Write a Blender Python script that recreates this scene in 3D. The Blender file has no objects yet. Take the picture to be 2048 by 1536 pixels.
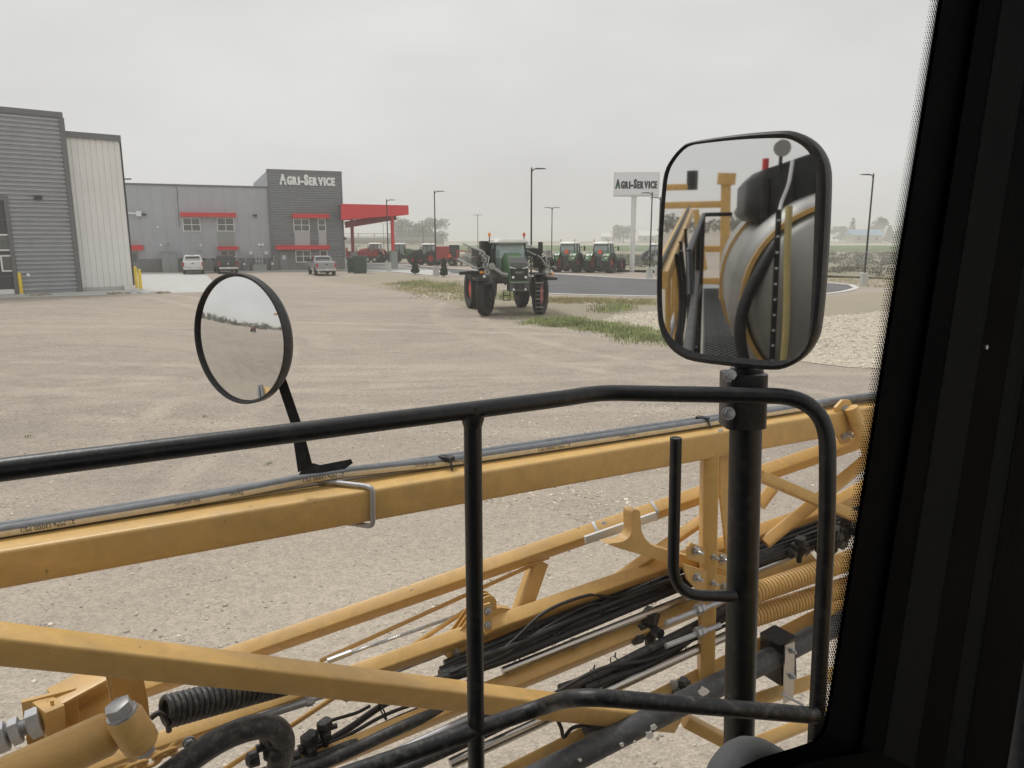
import bpy, bmesh, math, random
import numpy as np
from mathutils import Vector, Matrix

SC = bpy.context.scene
COL = SC.collection
random.seed(7)
rng = np.random.default_rng(11)
rad = math.radians

# ------------------------------------------------------------------ camera
CAMH = 3.6
FPX = 1480.0                      # focal length in pixels of the 2048-wide photograph
PITCH = math.atan(290 / FPX)
CAM = Vector((0, 0, CAMH))
cd = bpy.data.cameras.new("camera")
cam = bpy.data.objects.new("camera", cd)
COL.objects.link(cam)
cam.location = CAM
cam.rotation_euler = (math.pi / 2 - PITCH, 0, 0)
cd.sensor_width = 36
cd.lens = FPX / 2048 * 36
cd.clip_start = 0.01
cd.clip_end = 6000
SC.camera = cam

# ------------------------------------------------------------------ sky and sun (dusty overcast)
SUN_EL, SUN_AZ = rad(60), rad(318)
w = bpy.data.worlds.new("World")
SC.world = w
w.use_nodes = True
nt = w.node_tree
nt.nodes.clear()
out = nt.nodes.new("ShaderNodeOutputWorld")
bg = nt.nodes.new("ShaderNodeBackground")
sky = nt.nodes.new("ShaderNodeTexSky")
sky.sky_type = 'NISHITA'
sky.sun_disc = False
sky.sun_elevation = SUN_EL
sky.sun_rotation = SUN_AZ
sky.dust_density = 8.0
sky.air_density = 1.0
hs = nt.nodes.new("ShaderNodeHueSaturation")
hs.inputs["Saturation"].default_value = 0.10
tc = nt.nodes.new("ShaderNodeTexCoord")
mp = nt.nodes.new("ShaderNodeMapping")
mp.inputs["Scale"].default_value = (1.0, 1.0, 2.6)
nz = nt.nodes.new("ShaderNodeTexNoise")
nz.inputs["Scale"].default_value = 2.1
nz.inputs["Detail"].default_value = 5
nz.inputs["Roughness"].default_value = 0.5
cr = nt.nodes.new("ShaderNodeValToRGB")
cr.color_ramp.elements[0].position = 0.30
cr.color_ramp.elements[0].color = (7.1, 7.03, 6.86, 1)
cr.color_ramp.elements[1].position = 0.72
cr.color_ramp.elements[1].color = (8.7, 8.65, 8.5, 1)
mx = nt.nodes.new("ShaderNodeMix")
mx.data_type = 'RGBA'
mx.inputs["Factor"].default_value = 0.90      # cloud layer over the clear sky
nt.links.new(tc.outputs["Generated"], mp.inputs["Vector"])
nt.links.new(mp.outputs["Vector"], nz.inputs["Vector"])
nt.links.new(nz.outputs["Fac"], cr.inputs["Fac"])
nt.links.new(sky.outputs["Color"], hs.inputs["Color"])
nt.links.new(hs.outputs["Color"], mx.inputs["A"])
nt.links.new(cr.outputs["Color"], mx.inputs["B"])
nt.links.new(mx.outputs["Result"], bg.inputs["Color"])
bg.inputs["Strength"].default_value = 0.086
nt.links.new(bg.outputs["Background"], out.inputs["Surface"])

sd = bpy.data.lights.new("sun", 'SUN')
sd.energy = 1.5
sd.angle = rad(14)
sd.color = (1.0, 0.975, 0.94)
sun = bpy.data.objects.new("sun", sd)
COL.objects.link(sun)
# Nishita: rotation 0 puts the sun on +Y, turning clockwise
sdir = Vector((math.sin(SUN_AZ) * math.cos(SUN_EL), math.cos(SUN_AZ) * math.cos(SUN_EL), math.sin(SUN_EL)))
sun.rotation_euler = sdir.to_track_quat('Z', 'Y').to_euler()
sun.location = (0, 0, 60)

SC.view_settings.view_transform = 'Standard'
SC.view_settings.look = 'None'
SC.view_settings.exposure = 0.18
SC.view_settings.gamma = 1.0
SC.render.engine = 'CYCLES'
SC.cycles.use_denoising = True
SC.cycles.max_bounces = 8
SC.cycles.diffuse_bounces = 3
SC.cycles.glossy_bounces = 4
SC.cycles.transmission_bounces = 4
SC.cycles.volume_bounces = 1
SC.cycles.transparent_max_bounces = 12
SC.cycles.sample_clamp_indirect = 6

# ------------------------------------------------------------------ picture <-> place
_fw = Vector((0, math.cos(PITCH), -math.sin(PITCH)))
_rt = Vector((1, 0, 0))
_up = Vector((0, math.sin(PITCH), math.cos(PITCH)))
def ray(x, y): return _fw + _rt * ((x - 1024) / FPX) + _up * ((768 - y) / FPX)
def Pd(x, y, d): return CAM + ray(x, y) * d                      # at a measured distance
def G(x, y, z=0.0):                                              # where a sight line meets the ground
    r = ray(x, y); return CAM + r * ((z - CAMH) / r.z)
MA = rad(60)                                                     # the machine's own axes: forward, left
FA = Vector((math.sin(MA), math.cos(MA), 0))
LA = Vector((-math.cos(MA), math.sin(MA), 0))
ZA = Vector((0, 0, 1))
def PL(x, y, l): r = ray(x, y); return CAM + r * (l / r.dot(LA))  # on the machine's side plane
def M(f, l, z): return CAM + FA * f + LA * l + ZA * z            # machine coordinates
def ztop(base, x, y):
    """height where the sight line passes over a ground point"""
    r = ray(x, y); t = base.y / r.y
    return CAMH + r.z * t

# ------------------------------------------------------------------ mesh helpers
def basis(d, up=ZA):
    d = Vector(d).normalized(); up = Vector(up)
    if abs(d.dot(up.normalized())) > 0.995: up = Vector((1, 0, 0)) if abs(d.x) < 0.9 else Vector((0, 1, 0))
    s = d.cross(up).normalized(); u = s.cross(d).normalized()
    return d, s, u
def rrect(w, h, r, seg=3):
    r = min(r, w * .49, h * .49); pts = []
    for cx, cy, a0 in ((w/2-r, h/2-r, 0), (-w/2+r, h/2-r, 90), (-w/2+r, -h/2+r, 180), (w/2-r, -h/2+r, 270)):
        for k in range(seg + 1):
            a = rad(a0 + 90 * k / seg); pts.append((cx + r * math.cos(a), cy + r * math.sin(a)))
    return pts
def catmull(pts, n=8, closed=False):
    pts = [Vector(p) for p in pts]; N = len(pts); out = []
    for i in range(N if closed else N - 1):
        if closed: a, b, c, d = pts[i-1], pts[i], pts[(i+1) % N], pts[(i+2) % N]
        else: a, b, c, d = pts[max(i-1, 0)], pts[i], pts[i+1], pts[min(i+2, N-1)]
        for k in range(n):
            t = k / n
            out.append(.5 * ((2*b) + (c-a)*t + (2*a-5*b+4*c-d)*t*t + (3*b-a-3*c+d)*t**3))
    if not closed: out.append(pts[-1])
    return out
def fillet(pts, r, n=6):
    """polyline with its inner corners rounded to radius about r"""
    pts = [Vector(p) for p in pts]; out = [pts[0]]
    for i in range(1, len(pts) - 1):
        a, b, c = pts[i-1], pts[i], pts[i+1]
        t = min(r, (a-b).length * .49, (c-b).length * .49)
        p0 = b + (a-b).normalized() * t; p2 = b + (c-b).normalized() * t
        for k in range(n + 1):
            s = k / n; out.append(p0*(1-s)**2 + b*(2*s*(1-s)) + p2*s*s)
    out.append(pts[-1]); return out

class MB:
    def __init__(self, off=None):
        self.v = []; self.f = []; self.off = Vector(off) if off is not None else Vector((0, 0, 0))
    def add(self, vs, fs):
        b = len(self.v); self.v += [Vector(p) for p in vs]; self.f += [tuple(i + b for i in q) for q in fs]; return self
    def loft(self, rings, cap=True, closed=True):
        n = len(rings[0]); vs = [p for r in rings for p in r]; fs = []
        for i in range(len(rings) - 1):
            for j in range(n if closed else n - 1):
                k = (j + 1) % n
                fs.append((i*n+j, i*n+k, (i+1)*n+k, (i+1)*n+j))
        if cap:
            fs.append(tuple(range(n))[::-1]); fs.append(tuple((len(rings)-1)*n + j for j in range(n)))
        return self.add(vs, fs)
    def bar(self, p0, p1, w, h=None, up=ZA, r=0.004, seg=2, roll=0.0, w1=None, h1=None):
        h = h or w; p0, p1 = Vector(p0), Vector(p1); d, s, u = basis(p1 - p0, up)
        if roll:
            q = Matrix.Rotation(roll, 3, d); s, u = q @ s, q @ u
        a = [p0 + s*x + u*y for x, y in rrect(w, h, r, seg)]
        b = [p1 + s*x + u*y for x, y in rrect(w1 or w, h1 or h, r, seg)]
        return self.loft([a, b])
    def box(self, c, size, rz=0.0, r=0.0):
        c = Vector(c); x, y, z = size; R = Matrix.Rotation(rz, 3, 'Z')
        if r:
            a = [c + R @ Vector((px, py, -z/2)) for px, py in rrect(x, y, r, 2)]
            b = [c + R @ Vector((px, py, z/2)) for px, py in rrect(x, y, r, 2)]
            return self.loft([a, b])
        vs = [c + R @ Vector((sx*x/2, sy*y/2, sz*z/2)) for sz in (-1, 1) for sx, sy in ((-1,-1),(1,-1),(1,1),(-1,1))]
        return self.add(vs, [(3,2,1,0),(4,5,6,7),(0,1,5,4),(1,2,6,5),(2,3,7,6),(3,0,4,7)])
    def bx(self, x0, x1, y0, y1, z0, z1):
        return self.box(((x0+x1)/2, (y0+y1)/2, (z0+z1)/2), (abs(x1-x0), abs(y1-y0), abs(z1-z0)))
    def tube(self, pts, r, n=12, r1=None, cap=True, closed=False):
        pts = [Vector(p) for p in pts]; N = len(pts); rings = []
        prev = None
        for i, p in enumerate(pts):
            if closed: d = pts[(i+1) % N] - pts[i-1]
            else: d = pts[min(i+1, N-1)] - pts[max(i-1, 0)]
            d.normalize()
            if prev is None: _, s, u = basis(d)
            else:
                s = prev - d * prev.dot(d)
                s = s.normalized() if s.length > 1e-6 else basis(d)[1]
                u = s.cross(d).normalized()
            prev = s
            rr = r[i] if isinstance(r, (list, tuple)) else (r if r1 is None else r + (r1 - r) * i / max(N-1, 1))
            rings.append([p + s*(rr*math.cos(2*math.pi*k/n)) + u*(rr*math.sin(2*math.pi*k/n)) for k in range(n)])
        if closed: rings.append(rings[0]); return self.loft(rings, cap=False)
        return self.loft(rings, cap=cap)
    def cyl(self, p0, p1, r, n=16, r1=None): return self.tube([p0, p1], r, n, r1)
    def lathe(self, prof, axis_p, axis_d, n=24, closed_prof=False):
        """prof: (radius, along) pairs"""
        d, s, u = basis(axis_d); p = Vector(axis_p)
        rings = [[p + d*a + (s*math.cos(2*math.pi*k/n) + u*math.sin(2*math.pi*k/n))*r for k in range(n)] for r, a in prof]
        if closed_prof: rings.append(rings[0])
        return self.loft(rings, cap=not closed_prof)
    def prism(self, poly, x, y, o, depth):
        """poly of (a,b) in the plane o + a*x + b*y, thickened by depth along x cross y (centred)"""
        x, y, o = Vector(x).normalized(), Vector(y).normalized(), Vector(o); nn = x.cross(y).normalized()
        a = [o + x*p + y*q - nn*(depth/2) for p, q in poly]; b = [o + x*p + y*q + nn*(depth/2) for p, q in poly]
        return self.loft([a, b])
    def hexbolt(self, p, d, r, h, stud=0.0, washer=True):
        p, d = Vector(p), Vector(d).normalized()
        if washer: self.cyl(p, p + d*h*.22, r*1.45, 16)
        self.tube([p + d*h*.2, p + d*h*1.15, p + d*h*1.25], [r*1.15, r*1.15, r*.95], 6)
        if stud: self.tube([p + d*h, p + d*(h + stud*.9), p + d*(h + stud)], [r*.55, r*.55, r*.4], 10)
        return self
    def build(self, name, mat, parent=None, smooth=35, **props):
        me = bpy.data.meshes.new(name)
        o = self.off
        me.from_pydata([(p.x-o.x, p.y-o.y, p.z-o.z) for p in self.v], [], self.f)
        return finish(me, name, mat, parent, smooth, **props)

def finish(me, name, mat, parent=None, smooth=35, **props):
    me.update()
    bm = bmesh.new(); bm.from_mesh(me); bmesh.ops.recalc_face_normals(bm, faces=bm.faces); bm.to_mesh(me); bm.free()
    if smooth:
        me.polygons.foreach_set("use_smooth", [True] * len(me.polygons))
        me.set_sharp_from_angle(angle=rad(smooth))
    if mat: me.materials.append(MAT[mat])
    ob = bpy.data.objects.new(name, me); COL.objects.link(ob)
    if parent: ob.parent = parent
    for k, v in props.items(): ob[k] = v
    return ob
def tag(o, label, cat, group=None):
    o["label"] = label; o["category"] = cat
    if group: o["group"] = group
    return o
def thing(name, label, cat, loc=(0, 0, 0), rz=0.0, group=None):
    o = bpy.data.objects.new(name, None); COL.objects.link(o)
    o.empty_display_size = 0.2
    o.location = loc; o.rotation_euler = (0, 0, rz)
    return tag(o, label, cat, group)
def kids(o): return [c for c in COL.objects if c.parent == o]
def copy_tree(o, parent=None):
    c = o.copy(); COL.objects.link(c); c.parent = parent
    for ch in list(o.children): copy_tree(ch, c)
    return c
def text_mesh(s, size, depth, offset=0.0, sx=1.0, bold=True):
    cu = bpy.data.curves.new("txt", 'FONT'); cu.body = s; cu.size = size; cu.extrude = depth / 2; cu.offset = offset
    cu.resolution_u = 3
    ob = bpy.data.objects.new("txt", cu); COL.objects.link(ob)
    dg = bpy.context.evaluated_depsgraph_get()
    me = bpy.data.meshes.new_from_object(ob.evaluated_get(dg))
    vs = [Vector((v.co.x * sx, v.co.y, v.co.z)) for v in me.vertices]; fs = [tuple(p.vertices) for p in me.polygons]
    bpy.data.objects.remove(ob); bpy.data.curves.remove(cu); bpy.data.meshes.remove(me)
    return vs, fs

# ------------------------------------------------------------------ materials
MAT = {}
def mat(name, col, rough=0.6, metal=0.0, var=0.12, scale=6.0, bump=0.0, bscale=60.0, col2=None, spec=0.5, island=0.0, coat=0.0, dust=0.0, rvar=0.12, chips=0.0):
    m = bpy.data.materials.new(name); m.use_nodes = True
    t = m.node_tree; b = t.nodes["Principled BSDF"]; L = t.links.new
    b.inputs["Roughness"].default_value = rough; b.inputs["Metallic"].default_value = metal
    b.inputs["Specular IOR Level"].default_value = spec
    if coat: b.inputs["Coat Weight"].default_value = coat; b.inputs["Coat Roughness"].default_value = 0.15
    tc = t.nodes.new("ShaderNodeTexCoord")
    n = t.nodes.new("ShaderNodeTexNoise"); n.inputs["Scale"].default_value = scale; n.inputs["Detail"].default_value = 6; n.inputs["Roughness"].default_value = 0.62
    L(tc.outputs["Object"], n.inputs["Vector"])
    r = t.nodes.new("ShaderNodeValToRGB"); r.color_ramp.elements[0].position = 0.3; r.color_ramp.elements[1].position = 0.7
    c2 = col2 or tuple(min(1, c * (1 + var)) for c in col)
    r.color_ramp.elements[0].color = (*[c * (1 - var) for c in col], 1) if col2 is None else (*col, 1)
    r.color_ramp.elements[1].color = (*c2, 1)
    L(n.outputs["Fac"], r.inputs["Fac"])
    src = r.outputs["Color"]
    if island:
        g = t.nodes.new("ShaderNodeNewGeometry"); hv = t.nodes.new("ShaderNodeHueSaturation")
        mr = t.nodes.new("ShaderNodeMapRange"); mr.inputs["To Min"].default_value = 1 - island; mr.inputs["To Max"].default_value = 1 + island
        L(g.outputs["Random Per Island"], mr.inputs["Value"]); L(mr.outputs["Result"], hv.inputs["Value"]); L(src, hv.inputs["Color"])
        src = hv.outputs["Color"]
    if dust:
        nd = t.nodes.new("ShaderNodeTexNoise"); nd.inputs["Scale"].default_value = scale * 3.7; nd.inputs["Detail"].default_value = 8; nd.inputs["Roughness"].default_value = 0.7
        L(tc.outputs["Object"], nd.inputs["Vector"])
        rd = t.nodes.new("ShaderNodeValToRGB"); rd.color_ramp.elements[0].position = 0.50; rd.color_ramp.elements[1].position = 0.74
        rd.color_ramp.elements[0].color = (0, 0, 0, 1); rd.color_ramp.elements[1].color = (dust, dust, dust, 1)
        L(nd.outputs["Fac"], rd.inputs["Fac"])
        md = t.nodes.new("ShaderNodeMix"); md.data_type = 'RGBA'; md.inputs["B"].default_value = (0.36, 0.32, 0.27, 1)
        L(rd.outputs["Color"], md.inputs["Factor"]); L(src, md.inputs["A"]); src = md.outputs["Result"]
    if chips:                                                    # small knocks down to the primer and grime streaks
        nc_ = t.nodes.new("ShaderNodeTexNoise"); nc_.inputs["Scale"].default_value = 38; nc_.inputs["Detail"].default_value = 5; nc_.inputs["Roughness"].default_value = 0.65
        L(tc.outputs["Object"], nc_.inputs["Vector"])
        rc = t.nodes.new("ShaderNodeValToRGB"); rc.color_ramp.elements[0].position = 0.69; rc.color_ramp.elements[1].position = 0.72
        rc.color_ramp.elements[0].color = (0, 0, 0, 1); rc.color_ramp.elements[1].color = (chips,)*3 + (1,)
        L(nc_.outputs["Fac"], rc.inputs["Fac"])
        mc = t.nodes.new("ShaderNodeMix"); mc.data_type = 'RGBA'; mc.inputs["B"].default_value = (0.17, 0.12, 0.07, 1)
        L(rc.outputs["Color"], mc.inputs["Factor"]); L(src, mc.inputs["A"]); src = mc.outputs["Result"]
        ng = t.nodes.new("ShaderNodeTexNoise"); ng.inputs["Scale"].default_value = 9; ng.inputs["Detail"].default_value = 7; ng.inputs["Roughness"].default_value = 0.7; ng.inputs["Distortion"].default_value = 1.5
        L(tc.outputs["Object"], ng.inputs["Vector"])
        hg = t.nodes.new("ShaderNodeHueSaturation"); mg = t.nodes.new("ShaderNodeMapRange"); mg.inputs["From Min"].default_value = 0.35; mg.inputs["From Max"].default_value = 0.7; mg.inputs["To Min"].default_value = 1.05; mg.inputs["To Max"].default_value = 0.84
        L(ng.outputs["Fac"], mg.inputs["Value"]); L(mg.outputs["Result"], hg.inputs["Value"]); L(src, hg.inputs["Color"]); src = hg.outputs["Color"]
    L(src, b.inputs["Base Color"])
    if rvar:
        mr2 = t.nodes.new("ShaderNodeMapRange"); mr2.inputs["To Min"].default_value = max(0.02, rough - rvar); mr2.inputs["To Max"].default_value = min(1, rough + rvar)
        L(n.outputs["Fac"], mr2.inputs["Value"]); L(mr2.outputs["Result"], b.inputs["Roughness"])
    if bump:
        n2 = t.nodes.new("ShaderNodeTexNoise"); n2.inputs["Scale"].default_value = bscale; n2.inputs["Detail"].default_value = 4
        L(tc.outputs["Object"], n2.inputs["Vector"])
        bp = t.nodes.new("ShaderNodeBump"); bp.inputs["Strength"].default_value = bump; bp.inputs["Distance"].default_value = 0.01
        L(n2.outputs["Fac"], bp.inputs["Height"]); L(bp.outputs["Normal"], b.inputs["Normal"])
    MAT[name] = m; return m

# the machine
mat("boom_paint", (0.68, 0.425, 0.145), 0.45, var=0.06, scale=3, bump=0.06, bscale=220, dust=0.24, coat=0.1, chips=0.75)
mat("black_paint", (0.010, 0.011, 0.013), 0.40, var=0.2, scale=9, bump=0.06, bscale=160, dust=0.10)
mat("worn_black_paint", (0.012, 0.013, 0.015), 0.45, var=0.3, scale=14, bump=0.1, bscale=120, dust=0.30)
mat("rubber", (0.020, 0.020, 0.022), 0.48, var=0.25, scale=20, dust=0.12)
mat("hose_rubber", (0.175, 0.185, 0.20), 0.62, var=0.25, scale=30, bump=0.08, bscale=200, dust=0.25)
mat("dirty_rubber", (0.036, 0.037, 0.039), 0.46, var=0.35, scale=14, dust=0.42)
mat("grey_pipe", (0.062, 0.066, 0.072), 0.55, var=0.2, scale=10, dust=0.30)
mat("stainless", (0.52, 0.50, 0.47), 0.28, metal=1.0, var=0.08, scale=8, rvar=0.1)
mat("zinc", (0.50, 0.52, 0.54), 0.40, metal=0.85, var=0.15, scale=60)
mat("galvanised", (0.46, 0.47, 0.49), 0.48, metal=0.6, var=0.14, scale=45, dust=0.15)
mat("white_plastic", (0.72, 0.72, 0.70), 0.5, var=0.06, scale=10, dust=0.12)
mat("cream_print", (0.72, 0.64, 0.48), 0.6, var=0.1, scale=40)
mat("black_print", (0.015, 0.015, 0.015), 0.6, var=0.0)
mat("bird_lime", (0.80, 0.80, 0.76), 0.8, var=0.1, scale=80)
mat("cab_black", (0.0018, 0.0026, 0.0036), 0.85, var=0.2, scale=12, bump=0.1, bscale=300, spec=0.08)
mat("cab_trim", (0.009, 0.0115, 0.0135), 0.8, var=0.15, scale=12, bump=0.15, bscale=400, spec=0.12)
mat("cab_seat", (0.03, 0.03, 0.032), 0.85, var=0.2, scale=12)
mat("grip_grey", (0.075, 0.079, 0.08), 0.75, var=0.1, scale=20, bump=0.1, bscale=200)
mat("walkway_metal", (0.30, 0.305, 0.31), 0.55, metal=0.5, var=0.25, scale=9, dust=0.2)
mat("sight_tube", (0.55, 0.45, 0.20), 0.45, var=0.1, scale=10)
mat("tank_steel", (0.34, 0.335, 0.32), 0.5, metal=0.6, var=0.10, scale=5, rvar=0.06)
mat("mirror_glass", (0.80, 0.81, 0.81), 0.02, metal=1.0, var=0.0, rvar=0.0)
def clear(name, c=(1, 1, 1, 1)):
    m = bpy.data.materials.new(name); m.use_nodes = True; t = m.node_tree; t.nodes.clear()
    o = t.nodes.new("ShaderNodeOutputMaterial"); b = t.nodes.new("ShaderNodeBsdfTransparent"); b.inputs["Color"].default_value = c
    t.links.new(b.outputs[0], o.inputs["Surface"]); MAT[name] = m
clear("clear_glass", (0.97, 0.975, 0.97, 1))
# the place
mat("tower_cladding", (0.235, 0.25, 0.268), 0.5, var=0.05, scale=0.7)
mat("dark_cladding", (0.385, 0.40, 0.42), 0.5, var=0.09, scale=0.9, metal=0.0)
mat("light_cladding", (0.82, 0.82, 0.80), 0.5, var=0.04, scale=0.6)
mat("blue_grey_cladding", (0.42, 0.435, 0.47), 0.5, var=0.09, scale=0.4)
mat("spandrel_grey", (0.48, 0.48, 0.50), 0.5, var=0.03, scale=0.6)
mat("trim_grey", (0.155, 0.16, 0.165), 0.5, var=0.06, scale=1)
mat("stone_base", (0.215, 0.21, 0.205), 0.85, var=0.15, scale=3, bump=0.3, bscale=20)
mat("red_paint", (0.70, 0.030, 0.040), 0.42, var=0.06, scale=1)
mat("dark_red_paint", (0.22, 0.03, 0.035), 0.5, var=0.1, scale=1)
mat("door_dark", (0.06, 0.063, 0.065), 0.45, var=0.06, scale=2)
mat("door_grey", (0.23, 0.235, 0.245), 0.5, var=0.05, scale=2)
mat("letter_white", (0.90, 0.90, 0.89), 0.4, var=0.01)
mat("white_frame", (0.80, 0.80, 0.78), 0.5, var=0.03, scale=3)
mat("sign_face", (0.86, 0.87, 0.91), 0.35, var=0.02, scale=1)
mat("window_dark", (0.10, 0.115, 0.11), 0.08, var=0.25, scale=0.9, spec=0.8, rvar=0)
mat("sign_black", (0.02, 0.02, 0.022), 0.5, var=0.05)
mat("leaf_green", (0.02, 0.28, 0.15), 0.5, var=0.05)
mat("concrete", (0.52, 0.52, 0.50), 0.9, var=0.10, scale=0.8, bump=0.15, bscale=12)
mat("kerb_concrete", (0.60, 0.59, 0.56), 0.9, var=0.10, scale=1.4, bump=0.1, bscale=12)
mat("asphalt", (0.115, 0.115, 0.118), 0.9, var=0.24, scale=0.30, bump=0.2, bscale=30)
mat("road_paint", (0.74, 0.74, 0.72), 0.8, var=0.08, scale=3)
mat("bollard_yellow", (0.85, 0.62, 0.05), 0.5, var=0.05, scale=3)
mat("pole_bronze", (0.030, 0.030, 0.031), 0.5, var=0.1, scale=3)
mat("utility_grey", (0.30, 0.33, 0.32), 0.5, var=0.06, scale=3)
mat("bin_green", (0.045, 0.085, 0.07), 0.5, var=0.1, scale=3)
mat("lamp_white", (0.85, 0.85, 0.85), 0.4, var=0.02)
mat("far_green", (0.10, 0.15, 0.045), 0.95, var=0.2, scale=0.05)
mat("far_tan", (0.235, 0.215, 0.150), 0.95, var=0.22, scale=0.03)
mat("far_pale", (0.46, 0.43, 0.36), 0.95, var=0.15, scale=0.05)
mat("far_roof_blue", (0.20, 0.36, 0.52), 0.6, var=0.05)
mat("far_wall", (0.45, 0.42, 0.38), 0.7, var=0.05)
mat("bridge_concrete", (0.30, 0.30, 0.29), 0.8, var=0.1, scale=0.3)
mat("foliage", (0.10, 0.11, 0.07), 0.8, var=0.3, scale=0.5, island=0.55)
mat("conifer", (0.030, 0.050, 0.032), 0.8, var=0.3, scale=0.5, island=0.5)
mat("sage", (0.20, 0.20, 0.15), 0.9, var=0.3, scale=0.3, island=0.5)
mat("grass_blade", (0.32, 0.36, 0.16), 0.8, var=0.35, scale=0.4, island=0.5)
mat("dry_grass", (0.40, 0.36, 0.18), 0.85, var=0.3, scale=0.4, island=0.4)
mat("bark", (0.09, 0.075, 0.06), 0.9, var=0.3, scale=6)
mat("pebble", (0.50, 0.44, 0.37), 0.9, var=0.2, scale=1.5, island=0.45)
mat("limestone", (0.60, 0.54, 0.44), 0.9, var=0.18, scale=1.5, island=0.38)
# vehicles
mat("tractor_green", (0.055, 0.125, 0.055), 0.35, var=0.08, scale=2, coat=0.3)
mat("hood_green", (0.055, 0.15, 0.05), 0.35, var=0.08, scale=2, coat=0.3)
mat("machine_grey", (0.08, 0.083, 0.085), 0.5, var=0.15, scale=3, dust=0.12)
mat("machine_black", (0.022, 0.023, 0.024), 0.55, var=0.15, scale=3, dust=0.12)
mat("machine_silver", (0.30, 0.30, 0.285), 0.45, var=0.12, scale=5, metal=0.3)
mat("tyre", (0.030, 0.031, 0.031), 0.85, var=0.2, scale=4, dust=0.22)
mat("rim_red", (0.62, 0.06, 0.055), 0.45, var=0.06, scale=3)
mat("rim_pale", (0.55, 0.55, 0.52), 0.5, var=0.08, scale=3)
mat("tractor_red", (0.38, 0.035, 0.04), 0.42, var=0.08, scale=2)
mat("cab_glass", (0.30, 0.38, 0.36), 0.06, var=0.2, scale=1.0, spec=0.9, rvar=0)
mat("orange_marker", (0.85, 0.30, 0.03), 0.4, var=0.05)
mat("smv_orange", (0.95, 0.14, 0.05), 0.4, var=0.03)
mat("car_white", (0.72, 0.72, 0.71), 0.3, var=0.02, coat=0.5)
mat("car_black", (0.022, 0.023, 0.026), 0.3, var=0.05, coat=0.5)
mat("car_silver", (0.36, 0.37, 0.39), 0.32, var=0.03, metal=0.5, coat=0.5)
mat("car_glass", (0.022, 0.025, 0.028), 0.06, var=0.05, spec=0.8, rvar=0)
mat("tail_red", (0.45, 0.02, 0.02), 0.3, var=0.05)
mat("chrome", (0.65, 0.65, 0.65), 0.2, metal=0.9, var=0.05)
mat("alloy", (0.40, 0.40, 0.41), 0.35, metal=0.6, var=0.05)
mat("plate", (0.7, 0.7, 0.72), 0.5, var=0.1, scale=9)
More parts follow.
